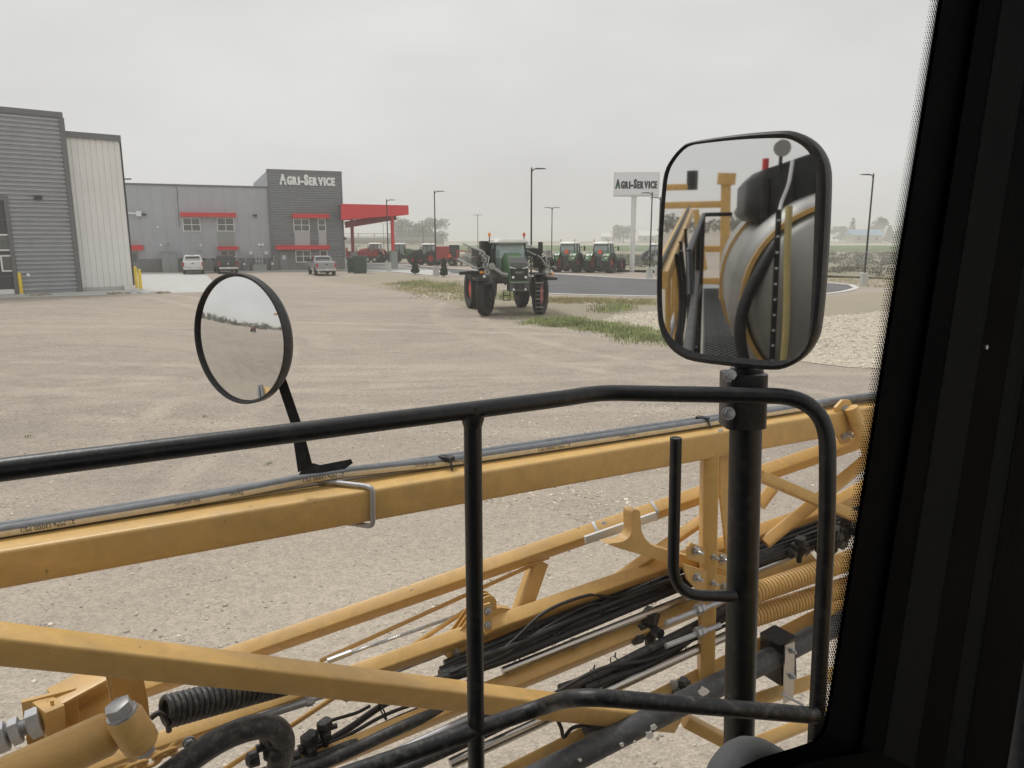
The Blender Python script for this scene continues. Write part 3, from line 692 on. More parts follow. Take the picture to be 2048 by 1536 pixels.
MB().bx(ud - .02, ud + .24, -.09, .10, 0, hd + .01).build("door_trim", "trim_grey", shop, 0)
MB().bx(u0, ud + .24, -.088, .10, hd + .011, hd + .3).build("door_head", "trim_grey", shop, 0)
dz = hd/5
door = None
for k in range(5):
    d_ = MB().bx(ud - 5.2, ud - .03, .05, .085, dz*k + .02 + (.35 if k == 0 else 0), dz*(k+1) - .01).build("door_section", "door_dark", shop, 0)
    door = door or d_
MB().bx(ud - 5.2, ud - .03, .0, .088, 0.03, .34).build("door_seal", "white_frame", shop, 0)
def wrect(x0, y0, x1, y1): return WS.uz(x0, (y0+y1)/2)[0], WS.uz(x1, (y0+y1)/2)[0], WS.uz((x0+x1)/2, y1)[1], WS.uz((x0+x1)/2, y0)[1]
for r in ((1.5, 510, 27, 543.5), (-14, 468, 21, 502)): 
    a, c, z0, z1 = wrect(*r); window(shop, a, c, z0, z1, .06, 1, 1, .1)
a, c, z0, z1 = wrect(-50, 510, -4, 543.5); window(shop, a, c, z0, z1, .06, 1, 1, .1)
wall_lamp(shop, *WS.uz(75, 395.5), 0.0, 1.0)
u, z = WS.uz(56, 549.5); MB().cyl((u, -.12, z), (u, .02, z), .11, 10).build("wall_fitting", "lamp_white", shop)
# pale wing set back a little
sb = .55
def wz(x, y): return WS.uz(x, y, -sb)
v0, v1 = u1 + .10, wz(255, 450)[0]; hp0 = wz(135, 262.5)[1]; hp1 = wz(242, 273)[1]
n = 9; panels_v(shop, "light_cladding", [v0 + (v1-v0)*i/n for i in range(n+1)], .25, hp1 - .32, .055, sb)
MB().bx(v0, v1 + 0.0, sb + .01, 20, 0, hp1 - .1).build("wing_shell", "light_cladding", shop, 0)
MB().bx(v0, v1 + .06, sb - .22, sb + .5, hp1 - .36, hp1 + .05).build("gutter", "trim_grey", shop, 0)
MB().bx(v1 + .001, v1 + .09, sb - .07, sb + .1, .3, hp1 - .37).build("corner_trim", "pole_bronze", shop, 0)
MB().bx(v0, v1 + .05, sb - .06, sb + .05, .02, .25).build("base_flashing", "concrete", shop, 0)
MB().box((v1 - .35, sb - .3, .14), (.7, .35, .28)).build("downpipe_shoe", "white_frame", shop, 0)
MB().tube([(v1 + .1, sb + .2, wz(252, 358)[1]), (v1 + .6, sb + .2, wz(252, 357)[1])], .05, 8).build("wall_lamp", "pole_bronze", shop)

# --- pylon sign
sp = G(1263.5, 543.5)
sg = thing("pylon_sign", "white box sign reading AGRI-SERVICE on one tall white pole", "sign", (sp.x, sp.y, 0), rad(-4))
SF = Facade((sp.x, sp.y), (sp.x + math.cos(rad(-4)), sp.y + math.sin(rad(-4))))
def sz(x, y): return SF.uz(x, y, .45)
a0, _ = sz(1228, 368); a1, _ = sz(1319, 370); zt = sz(1270, 344.5)[1]; zl = sz(1270, 391.5)[1]
MB().cyl((0, 0, 0), (0, 0, zl + .3), .28, 20).build("pole", "white_frame", sg)
MB().bx(a0, a1, -.42, .95, zl, zt).build("cabinet", "white_frame", sg, 0)
for q in ((a0 + .12, a1 - .12, zl + .12, zt - .12),): MB().bx(q[0], q[1], -.45, -.425, q[2], q[3]).build("sign_panel", "sign_face", sg, 0)
c0, z0 = sz(1230.5, 379); c1, z1 = sz(1314.5, 359)
letters(sg, "Agri-Service", c0, c1, sz(1270, 377.3)[1], sz(1270, 357.5)[1], -.452, "sign_black", "leaf_green", .02)

# --- lamp posts
def lamp_post(x, yb, xt, yt, arms, label, block=True, base=None):
    p = base or G(x, yb); h = ztop(p, xt, yt)
    o = thing("lamp_post", label, "lamp post", (p.x, p.y, 0), 0, "lamp posts round the yard and the road")
    zb = 1.0 if block else 0.0
    if block: MB().lathe([(.30, 0), (.30, .97), (.27, 1.0)], (0, 0, 0), (0, 0, 1), 18).build("base", "concrete", o)
    MB().bar((0, 0, zb), (0, 0, h), .13, .13, up=(0, 1, 0), r=.02, w1=.10, h1=.10).build("pole", "pole_bronze", o)
    for s in arms:
        MB().tube(fillet([(0, 0, h - .35), (s*.12, 0, h - .12), (s*.35, 0, h - .08)], .1), .035, 8).build("arm", "pole_bronze", o)
        MB().add([(s*.25, -.16, h - .12), (s*1.0, -.16, h - .10), (s*1.0, .16, h - .10), (s*.25, .16, h - .12), (s*.3, -.12, h - .03), (s*.95, -.12, h - .05), (s*.95, .12, h - .05), (s*.3, .12, h - .03)],
                 [(3, 2, 1, 0), (4, 5, 6, 7), (0, 1, 5, 4), (1, 2, 6, 5), (2, 3, 7, 6), (3, 0, 4, 7)]).build("lamp_head", "pole_bronze", o, 0)
    return o
lamp_post(777.5, 543, 772.5, 398.5, (1,), "dark lamp post in front of the red canopy, on a concrete base")
lamp_post(872, 552, 866, 381, (1,), "dark lamp post on a white concrete base between two young conifers")
lamp_post(1062, 580, 1064.5, 335, (1,), "tallest dark lamp post rising directly behind the green sprayer")
lamp_post(956, 514, 956, 429, (-1, 1), "double-headed lamp post seen just left above the green sprayer cab")
lamp_post(1103, 536, 1104.5, 414, (-1, 1), "double-headed lamp post left of the two parked green tractors")
lamp_post(847, 508, 846, 441.5, (-1, 1), "thin far double-headed lamp post in front of the bare tree")
lamp_post(768, 502, 766.5, 447, (-1, 1), "faintest far double-headed lamp post under the canopy end")
lamp_post(1298.5, 557, 1302, 384, (-1,), "dark lamp post on a concrete base just right of the pylon sign pole")
lamp_post(1315, 552, 1318.5, 393.5, (-1,), "dark lamp post half hidden by the left edge of the big mirror")
lamp_post(1727, 571, 1741, 347, (-1,), "dark lamp post at the rounded road end right of the big mirror")
# --- bollards
for x, y, xt, yt, lab in ((43.5, 588.5, 36, 545, "yellow bollard beside the dark workshop door"), (274, 576, 270, 533, "yellow bollard at the pale wing corner, the left one of a pair"), (282, 579, 278, 538, "yellow bollard at the pale wing corner, the right one of a pair")):
    p = G(x, y); h = ztop(p, xt, yt)
    o = thing("bollard", lab, "bollard", (p.x, p.y, 0), 0, "yellow bollards at the workshop")
    MB().lathe([(.11, 0), (.11, h - .1), (.09, h - .03), (.03, h)], (0, 0, 0), (0, 0, 1), 16).build("post", "bollard_yellow", o)
    MB().lathe([(.17, 0), (.17, .03), (.12, .05)], (0, 0, 0), (0, 0, 1), 16).build("collar", "concrete", o)
# --- waste bins by the tower corner
for x, y, ww, hh, lab in ((707, 546, 1.5, 1.5, "low dark green waste bin standing left of the taller bin"), (718.5, 547, 1.45, 1.75, "taller dark green waste bin right of the low one")):
    p = G(x, y); o = thing("waste_bin", lab, "waste bin", (p.x, p.y + .6, 0), rad(8), "waste bins beyond the silver pickup")
    MB().add([(-ww*.45, -.5, .08), (ww*.45, -.5, .08), (ww*.45, .5, .08), (-ww*.45, .5, .08), (-ww*.5, -.6, hh), (ww*.5, -.6, hh), (ww*.5, .6, hh), (-ww*.5, .6, hh)],
             [(3, 2, 1, 0), (4, 5, 6, 7), (0, 1, 5, 4), (1, 2, 6, 5), (2, 3, 7, 6), (3, 0, 4, 7)]).build("bin_body", "bin_green", o, 0)
    MB().box((0, 0, hh + .05), (ww*1.04, 1.28, .09)).build("lid", "bin_green", o, 0)
    for k in (-.3, 0, .3): MB().box((ww*k, -.575, hh*.55), (.07, .06, hh*.8)).build("rib", "bin_green", o, 0)
    for s in (-1, 1): MB().cyl((ww*.4*s - .05, -.45, .07), (ww*.4*s + .05, -.45, .07), .07, 10).build("wheel", "tyre", o)
# ------------------------------------------------------------------ wheels (shared meshes)
_wheel = {}
def wheel_meshes(key, R, W, rr, lugs, rim_mat):
    """tyre with angled lugs round it, dished rim and hub; axis along local X, centre at origin"""
    if key in _wheel: return _wheel[key]
    t = MB(); hw = W/2
    prof = [(rr, -hw*.80), (rr + (R-rr)*.35, -hw), (R*.93, -hw*.98), (R*.965, -hw*.8), (R*.975, 0), (R*.965, hw*.8), (R*.93, hw*.98), (rr + (R-rr)*.35, hw), (rr, hw*.80), (rr*.96, 0)]
    t.lathe(prof, (0, 0, 0), (1, 0, 0), 40, closed_prof=True)
    for i in range(lugs):
        for s in (-1, 1):
            a = 2*math.pi*(i + (.5 if s > 0 else 0))/lugs
            def pt(x, r, da): return Vector((x, r*math.cos(a + da), r*math.sin(a + da)))
            w_ = 0.22*2*math.pi/lugs; sk = 0.9*2*math.pi/lugs
            q = []
            for r in (R*.955, R*1.0):
                q += [pt(s*hw*-.08, r, -w_*.6), pt(s*hw*.97, r*.985, sk - w_*.6), pt(s*hw*.97, r*.985, sk + w_*.6), pt(s*hw*-.08, r, w_*.6)]
            t.add(q, [(3, 2, 1, 0), (4, 5, 6, 7), (0, 1, 5, 4), (1, 2, 6, 5), (2, 3, 7, 6), (3, 0, 4, 7)])
    r_ = MB(); r_.lathe([(rr*1.02, -hw*.78), (rr*.92, -hw*.6), (rr*.88, hw*.1), (rr*.5, hw*.25), (rr*.35, hw*.5), (rr*.3, hw*.5), (rr*.05, hw*.5), (rr*.05, hw*.15), (rr*.8, -hw*.05), (rr*.9, -hw*.7)], (0, 0, 0), (1, 0, 0), 28)
    o1 = t.build("tyre_src", "tyre", None, 30); o2 = r_.build("rim_src", rim_mat, None, 30)
    _wheel[key] = (o1.data, o2.data)
    for o in (o1, o2): bpy.data.objects.remove(o)
    return _wheel[key]
def wheel(root, key, loc, side, steer=0.0, R=1.0, W=.5, rr=.5, lugs=20, rim_mat="rim_red"):
    mt, mr = wheel_meshes(key, R, W, rr, lugs, rim_mat)
    wo = bpy.data.objects.new("wheel", mt); COL.objects.link(wo); wo.parent = root; wo.location = loc
    wo.rotation_euler = (random.random()*.3, 0, steer + (math.pi if side < 0 else 0))
    ro = bpy.data.objects.new("rim", mr); COL.objects.link(ro); ro.parent = wo
    return wo

# ------------------------------------------------------------------ tractor (front along +Y)
def tractor(label, loc, rz, body="hood_green", rim="rim_red", key="g", roof="white_frame", group=None, smv=True, sc=1.0):
    o = thing("tractor", label, "tractor", loc, rz, group); o.scale = (sc,)*3
    b = MB(); b.box((0, -.35, 1.05), (.72, 1.5, .8), 0, .08); b.box((0, 1.2, .95), (.5, 2.6, .55), 0, .05); b.box((0, 2.35, .75), (.7, .5, .5), 0, .05); b.build("chassis", "machine_grey", o)
    # bonnet with sloping nose
    pr = [(.62, 1.12), (.62, 2.15), (1.2, 2.22), (2.35, 2.02), (2.75, 1.75), (2.82, 1.15)]
    h = MB(); rings = []
    for y, z in ((.55, 2.2), (1.3, 2.18), (2.2, 2.02), (2.65, 1.80), (2.85, 1.45)):
        hw = .46 - .03*(y - .55); rings.append([(-hw, y, 1.1), (-hw, y, z - .18), (-hw + .14, y, z), (hw - .14, y, z), (hw, y, z - .18), (hw, y, 1.1)])
    h.loft(rings); h.build("bonnet", body, o, 40)
    MB().box((0, 2.86, 1.35), (.7, .06, .45), 0, .02).build("grille", "machine_black", o)
    # cab: glass body, pillars, roof
    g = MB(); rg = []
    for z, f, r, hw in ((1.5, .55, -.75, .66), (2.2, .62, -.82, .76), (2.78, .42, -.72, .70)):
        rg.append([(-hw, r, z), (hw, r, z), (hw, f, z), (-hw, f, z)])
    g.loft(rg); g.build("cab_window", "cab_glass", o, 0)
    for sx in (-1, 1):
        for pts in (((sx*.67, -.77, 1.5), (sx*.77, -.84, 2.2), (sx*.71, -.74, 2.78)), ((sx*.67, .56, 1.5), (sx*.77, .63, 2.2), (sx*.71, .43, 2.78)), ((sx*.69, -.1, 1.45), (sx*.79, -.1, 2.2), (sx*.73, -.1, 2.78))):
            MB().tube(pts, .045, 8).build("cab_pillar", "machine_black", o)
    rf = MB(); rf.loft([[(x*.9, y - .1, 2.76) for x, y in rrect(1.66, 1.60, .2, 3)], [(x, y - .1, 2.84) for x, y in rrect(1.72, 1.70, .2, 3)], [(x, y - .1, 2.96) for x, y in rrect(1.6, 1.55, .25, 3)], [(x, y - .1, 3.02) for x, y in rrect(1.2, 1.2, .25, 3)]])
    rf.build("roof", roof, o, 40)
    MB().box((0, -.80, 2.74), (1.35, .1, .08)).build("visor", "machine_black", o, 0)
    MB().box((0, -.72, 1.35), (1.1, .4, .5), 0, .05).build("cab_base", "machine_grey", o)
    # rear fenders with lamps
    for s in (-1, 1):
        f = MB(); rr_ = []
        for k in range(9):
            a = rad(12 + 156*k/8); y, z = -.85 + 1.06*math.cos(a), .98 + 1.06*math.sin(a)
            yi, zi = -.85 + 1.0*math.cos(a), .98 + 1.0*math.sin(a)
            rr_.append([(s*.58, y, z), (s*1.22, y, z - .02), (s*1.22, yi, zi - .02), (s*.58, yi, zi)])
        f.loft(rr_); fd = f.build("fender", body, o, 40)
        MB().box((s*.80, -1.66, 1.75), (.22, .14, .16), 0, .03).build("work_lamp", "lamp_white", fd)
        MB().box((s*1.0, -1.80, 1.45), (.2, .10, .14), 0, .02).build("tail_lamp", "lamp_white", fd)
        MB().tube([(s*.76, .5, 2.45), (s*1.2, .6, 2.5)], .025, 6).build("mirror_arm", "machine_black", o)
        MB().box((s*1.27, .6, 2.35), (.18, .08, .42), 0, .03).build("door_mirror", "machine_black", o)
        MB().tube([(s*.74, -.75, 2.9), (s*.74, -.75, 3.1)], .02, 6).build("beacon_stem", "machine_black", o)
        MB().lathe([(.055, 0), (.06, .1), (.03, .16)], (s*.74, -.75, 3.1), (0, 0, 1), 10).build("beacon", "orange_marker", o)
        wheel(o, key + "r", (s*1.06, -.85, .98), s, 0, .98, .72, .52, 20, rim)
        wheel(o, key + "f", (s*1.16, 1.75, .72), s, 0, .72, .5, .36, 18, rim)
    # linkage, hitch
    b = MB()
    for s in (-1, 1): b.tube([(s*.32, -.95, .95), (s*.42, -1.75, .62)], .05, 8); b.tube([(s*.3, -1.0, 1.5), (s*.42, -1.55, 1.35), (s*.42, -1.7, .66)], .04, 8)
    b.tube([(0, -1.0, 1.25), (0, -1.6, 1.0)], .05, 8); b.box((0, -1.3, .45), (.2, .9, .12)); b.build("linkage", "machine_grey", o)
    b = MB(); b.tube([(math.cos(rad(a))*.42, -1.45, 1.1 + math.sin(rad(a))*.30) for a in range(0, 360, 30)], .035, 6, closed=True); b.build("lift_frame", "machine_black", o)
    if smv:
        t = MB(); t.prism([(-.26, -.16), (.26, -.16), (.07, .26), (-.07, .26)], (1, 0, 0), (0, 0, 1), (0, -1.02, 2.02), .03); t.build("slow_vehicle_triangle", "smv_orange", o, 0)
    MB().tube([(.62, .75, 1.5), (.62, .75, 2.9)], .05, 8).build("exhaust", "machine_black", o)
    return o
p = G(1143, 545.5); tractor("green tractor seen from behind, the left of two parked by the road", (p.x, p.y + 1.8, 0), rad(-27), key="g", sc=1.1, group="green tractors parked by the road")
p = G(1211, 546.5); tractor("green tractor seen from behind, the right of two, nearer the sign pole", (p.x, p.y + 1.8, 0), rad(-30), key="g", sc=1.1, group="green tractors parked by the road")
# far row beyond the road
p = G(800, 527); tractor("green tractor with orange wheels half hidden behind the canopy pier", (p.x, p.y + 1, 0), rad(-88), key="o", rim="rim_red", sc=1.0)
p = G(856, 531); tractor("red and black tractor hitched to the red baler", (p.x, p.y + 1, 0), rad(70), body="machine_black", key="o", rim="rim_red", roof="white_frame", smv=False)
p = G(748, 525); tractor("red tractor with pale wheels under the far end of the canopy", (p.x, p.y + 1, 0), rad(80), body="tractor_red", key="p", rim="rim_pale", smv=False)
p = G(1316, 531); tractor("dark tractor partly hidden behind the big mirror's left edge", (p.x, p.y + 1, 0), rad(-70), body="machine_black", key="p", rim="rim_pale", smv=False)

# red header trailer at the far left of the row
p = G(716, 526); o = thing("harvest_header", "long low red harvesting header on small pale wheels", "farm machine", (p.x, p.y + 1.5, 0), rad(6))
MB().box((0, 0, 1.35), (5.6, 1.2, .8), 0, .12).build("body", "tractor_red", o); MB().box((0, -.65, .75), (5.4, .35, .35), 0, .05).build("cutter_bar", "dark_red_paint", o)
MB().box((-2.2, 0, 2.0), (.8, 1.0, .6), 0, .1).build("drive_cover", "tractor_red", o); MB().tube([(-.5, 0, 1.7), (-.5, 0, 2.6), (.2, 0, 2.6)], .08, 8).build("pipe", "machine_silver", o)
for x in (1.2, 2.3): wheel(o, "pf", (x, -.75, .5), 1, math.pi/2, .72, .5, .36, 18, "rim_pale").scale = (.7, .7, .7)

# red baler
p = G(893, 532); o = thing("baler", "red and black square baler with an orange triangle on its rear", "baler", (p.x, p.y + 1.4, 0), rad(4))
MB().box((-.6, 0, 1.75), (1.9, 2.2, 1.7), 0, .15).build("body", "tractor_red", o); MB().box((1.0, 0, 1.7), (1.4, 2.0, 2.2), 0, .05).build("bale_case", "machine_black", o)
for k in range(6): MB().box((1.02, -1.03, .85 + .36*k), (1.36, .07, .09)).build("rail", "machine_grey", o, 0)
MB().box((.2, -.6, .7), (3.4, 1.0, .35), 0, .05).build("chassis", "machine_grey", o)
MB().prism([(-.26, -.16), (.26, -.16), (.07, .26), (-.07, .26)], (1, 0, 0), (0, 0, 1), (.35, -1.13, 1.35), .03).build("slow_vehicle_triangle", "smv_orange", o, 0)
for x in (-.5, .6):
    for s in (-1, 1): wheel(o, "pf", (x, s*.95, .5), s, math.pi/2, .72, .5, .36, 18, "rim_pale").scale = (.7, .7, .7)
# tillage implement
p = G(927, 533); o = thing("tillage_implement", "folded red tillage implement standing right of the baler", "implement", (p.x, p.y + 1.5, 0), rad(15))
for y in (0, 1.2, 2.4): MB().bar((-1.4, y, 1.0), (2.6, y, 1.15), .14, .14).build("frame_bar", "tractor_red", o)
for x in (-1.2, .2, 1.6): MB().bar((x, -.2, .95), (x, 2.6, 1.2), .12, .12).build("frame_bar", "tractor_red", o)
MB().bar((-.9, 0, 1.0), (-.9, .1, 2.1), .2, .2, up=(0, 1, 0)).build("mast", "tractor_red", o); MB().tube([(-.9, .1, 2.1), (2.2, 1.2, 1.7)], .08, 8).build("wing_arm", "tractor_red", o); MB().tube([(-.5, 0, 1.3), (1.2, .2, 2.3)], .07, 8).build("ram", "machine_silver", o)
for x in (-1.1, -.4, .4, 1.2, 2.0):
    MB().lathe([(.05, -.03), (.34, -.01), (.34, .01), (.05, .03)], (x, -.1, .36), (1, .25, 0), 16).build("disc", "machine_grey", o)
    MB().tube([(x, 0, 1.0), (x, -.2, .7), (x, -.1, .36)], .03, 6).build("disc_arm", "machine_silver", o)
for x in (-1.0, 1.5): wheel(o, "pf", (x, 1.2, .4), 1, 0, .72, .5, .36, 18, "rim_pale").scale = (.55, .55, .55)

# ------------------------------------------------------------------ green self-propelled sprayer, front along +Y
fa = (G(972, 628) + G(1082, 632)) / 2
sprz = rad(180 + 13)
sp_ = thing("self_propelled_sprayer", "tall green self-propelled sprayer with folded booms parked on the gravel", "sprayer", (fa.x, fa.y + .15, 0), sprz)
S = sp_; WB = 3.9                                              # front axle at local y = 0, rear at y = -WB
for s in (-1, 1):
    wheel(S, "sprayer", (s*1.36, 0, .98), s, rad(-29), .99, .40, .62, 24)
    wheel(S, "sprayer", (s*1.36, -WB, .98), s, rad(3), .99, .40, .62, 24)
    for y, st in ((0, -29), (-WB, 3)):
        # leg: motor housing inside the wheel and strut up to the frame
        inn = Vector((-s*math.cos(rad(st)), -s*math.sin(rad(st)), 0)); b = MB(); b.lathe([(.05, -.1), (.61, -.06), (.62, .02), (.50, .06), (.34, .10), (.30, .22), (.05, .26)], Vector((s*1.36, y, .98)) + inn*.17, inn, 26); b.build("wheel_motor", "machine_black", S)
        MB().bar((s*.98, y, .9), (s*.92, y, 1.75), .26, .34, up=(0, 1, 0), r=.05).build("leg", "machine_grey", S)
    f = MB(); rr_ = []
    for k in range(7):
        a = rad(35 + 110*k/6); y, z = 1.06*math.cos(a), .98 + 1.06*math.sin(a)
        rr_.append([(s*1.14, y, z), (s*1.58, y, z), (s*1.58, y*.97, z - .04), (s*1.14, y*.97, z - .04)])
    f.loft(rr_)
    if s > 0: f.build("fender", "machine_grey", S, 40)
MB().box((0, -WB/2, 1.72), (1.3, WB + 2.0, .30), 0, .05).build("chassis", "machine_grey", S)
for y in (0, -WB): MB().bar((-1.0, y, 1.66), (1.0, y, 1.66), .3, .3).build("axle_beam", "machine_grey", S)
# bonnet
h = MB(); rings = []
for y, zt, hw in ((-.55, 2.95, .52), (.1, 2.92, .52), (.8, 2.74, .50), (1.12, 2.50, .47), (1.22, 2.3, .45)):
    rings.append([(-hw, y, 1.62), (-hw, y, zt - .26), (-hw + .18, y, zt), (hw - .18, y, zt), (hw, y, zt - .26), (hw, y, 1.62)])
h.loft(rings); bon = h.build("bonnet", "tractor_green", S, 40)
gr = MB(); gr.add([(-.42, 1.235, 2.28), (.42, 1.235, 2.28), (.38, 1.24, 1.72), (-.38, 1.24, 1.72), (-.38, 1.28, 2.24), (.38, 1.28, 2.24), (.34, 1.28, 1.75), (-.34, 1.28, 1.75)], [(4, 5, 6, 7), (0, 1, 5, 4), (1, 2, 6, 5), (2, 3, 7, 6), (3, 0, 4, 7)])
gr.build("grille", "machine_black", S, 0)
gt = MB(); gt.add([(-.40, .80, 2.755), (.40, .80, 2.755), (.44, 1.13, 2.515), (.36, 1.235, 2.31), (-.36, 1.235, 2.31), (-.44, 1.13, 2.515)], [(0, 1, 2, 5), (5, 2, 3, 4)]); gt.build("bonnet_panel", "machine_grey", S, 0)
for s in (-1, 1):
    MB().add([(s*.43, 1.20, 2.36), (s*.14, 1.27, 2.26), (s*.14, 1.27, 2.22), (s*.30, 1.26, 2.23), (s*.43, 1.22, 2.29)], [(0, 1, 2, 3, 4)]).build("headlamp", "lamp_white", S, 0)
    MB().lathe([(.01, 0), (.06, 0), (.06, .04), (.01, .05)], (s*.30, 1.28, 1.86), (0, 1, 0), 12).build("work_lamp", "lamp_white", S)
    MB().lathe([(.01, 0), (.05, 0), (.05, .04), (.01, .05)], (s*.28, 1.30, 1.30), (0, 1, 0), 12).build("work_lamp", "lamp_white", S)
vs, fs = text_mesh("FENDT", .13, .01, .004)
mxx = max(v.x for v in vs); MB().add([(-(v.x - mxx/2), 1.292 + v.z, 2.03 + v.y) for v in vs], fs).build("lettering", "machine_silver", S, 0)
b = MB(); b.box((0, 1.0, 1.42), (.95, .6, .42), 0, .04); b.build("front_guard", "machine_grey", S); MB().box((0, 1.31, 1.44), (.5, .03, .26)).build("guard_opening", "machine_black", S, 0)
MB().box((0, 1.30, 1.63), (.9, .06, .05)).build("bumper_bar", "machine_silver", S, 0)
# cab behind the bonnet
g = MB(); rg = []
for z, f, r, hw in ((1.95, -.35, -1.95, .70), (2.7, -.28, -2.0, .80), (3.38, -.52, -1.9, .72)):
    rg.append([(-hw*.75, f, z), (hw*.75, f, z), (hw, f - .25, z), (hw, r, z), (-hw, r, z), (-hw, f - .25, z)])
g.loft(rg); g.build("cab_window", "cab_glass", S, 0)
for s in (-1, 1):
    for pts in (((s*.71, -.60, 1.95), (s*.81, -.53, 2.7), (s*.73, -.77, 3.4)), ((s*.71, -1.95, 1.95), (s*.81, -2.0, 2.7), (s*.73, -1.9, 3.4))):
        MB().tube(pts, .05, 8).build("cab_pillar", "machine_black", S)
MB().box((0, -1.2, 1.9), (1.5, 1.6, .25), 0, .08).build("cab_floor", "machine_grey", S)
rf = MB(); rf.loft([[(x, y - 1.2, 3.36) for x, y in rrect(1.62, 1.75, .25, 3)], [(x, y - 1.2, 3.44) for x, y in rrect(1.78, 1.95, .28, 3)], [(x, y - 1.2, 3.56) for x, y in rrect(1.66, 1.8, .3, 3)], [(x, y - 1.2, 3.64) for x, y in rrect(1.1, 1.2, .3, 3)]]); rf.build("roof", "rim_pale", S, 40)
for x, c in ((.95, "orange_marker"), (-.78, "rim_red")):
    MB().tube([(x, -1.0, 3.45), (x, -1.0, 3.72)], .025, 6).build("beacon_stem", "machine_black", S); MB().lathe([(.06, 0), (.07, .12), (.03, .19)], (x, -1.0, 3.72), (0, 0, 1), 10).build("beacon", c, S)
# seat and steering column seen through the glass as dark shapes are omitted by tint; tank and engine hood behind the cab
MB().box((0, -3.1, 2.55), (1.5, 2.0, 1.5), 0, .25).build("spray_tank", "tractor_green", S); MB().box((0, -4.6, 2.55), (1.3, 1.2, 1.3), 0, .15).build("engine_cover", "machine_grey", S)
MB().box((1.0, -1.9, 2.95), (.5, .7, 1.1), 0, .08).build("air_intake", "machine_black", S)
# mirrors on long arms and front poles
MB().box((-1.28, .25, 3.2), (.22, .12, .52), 0, .04).build("wing_mirror", "machine_black", S)
MB().tube([(-.72, -.55, 2.9), (-1.1, .1, 2.8), (-1.28, .25, 3.0)], .035, 8).build("mirror_arm", "machine_black", S); MB().tube([(-1.28, .25, 1.9), (-1.28, .25, 3.0)], .07, 8).build("mirror_post", "machine_black", S)
MB().box((.92, -.45, 2.85), (.2, .12, .6), 0, .04).build("wing_mirror", "machine_black", S); MB().tube([(.74, -.55, 3.1), (.95, -.45, 3.1)], .03, 8).build("mirror_arm", "machine_black", S)
# folded booms on both sides: lattice of tubes with end plates
for s in (-1, 1):
    x0 = s*1.45; bm_ = []
    ch = [((x0, 1.0, 2.35), (x0 + s*.1, -4.6, 2.75)), ((x0 - s*.05, .95, 2.0), (x0, -4.6, 2.3)), ((x0 + s*.45, .8, 2.25), (x0 + s*.5, -4.6, 2.55)), ((x0 - s*.2, .4, 2.75), (x0 - s*.1, -4.6, 3.2)), ((x0 + s*.15, .5, 2.95 if s < 0 else 3.05), (x0 + s*.2, -4.6, 3.35))]
    for a, c in ch: MB().bar(a, c, .09, .09, r=.02).build("boom_chord", "machine_silver", S)
    for k in range(14):
        t = k/13; a = [Vector(p0).lerp(Vector(p1), t) for p0, p1 in ch]; t2 = min(1, t + .07); a2 = [Vector(p0).lerp(Vector(p1), t2) for p0, p1 in ch]
        l = MB(); l.tube([a[0], a2[1]], .028, 6); l.tube([a[2], a2[0]], .028, 6); l.tube([a[3], a2[4]], .028, 6); l.tube([a[0], a[3]], .024, 6); l.build("boom_lattice", "machine_silver", S)
    for k in range(4):
        c = Vector((x0 + s*(.05*k), .9 - .12*k, 2.1 + .28*k)); l = MB(); l.lathe([(.05, -.03), (.15, -.03), (.15, .03), (.05, .03)], c, (0, 1, .2), 12, closed_prof=True); l.build("hinge_plate", "machine_silver", S)
    MB().box((x0 + s*.2, .3, 1.75), (.55, 1.4, .12), 0, .03).build("boom_rest", "machine_black", S)
    MB().box((x0 + s*.12, -.7, 2.45), (.30, 2.2, .55), 0, .06).build("valve_case", "machine_black", S); MB().box((x0 - s*.05, -1.6, 2.95), (.26, 2.4, .4), 0, .06).build("valve_case", "machine_black", S)
    for k in range(5): MB().tube(catmull([(x0 + s*(.3 - .09*k), .95 - .05*k, 2.9 - .12*k), (x0 + s*(.42 - .09*k), .7, 2.55 - .1*k), (x0 + s*(.25 - .05*k), .3, 2.2), (x0 + s*.1, -.6, 2.1 + .08*k)], 5), .03, 6).build("boom_hose", "machine_black", S)
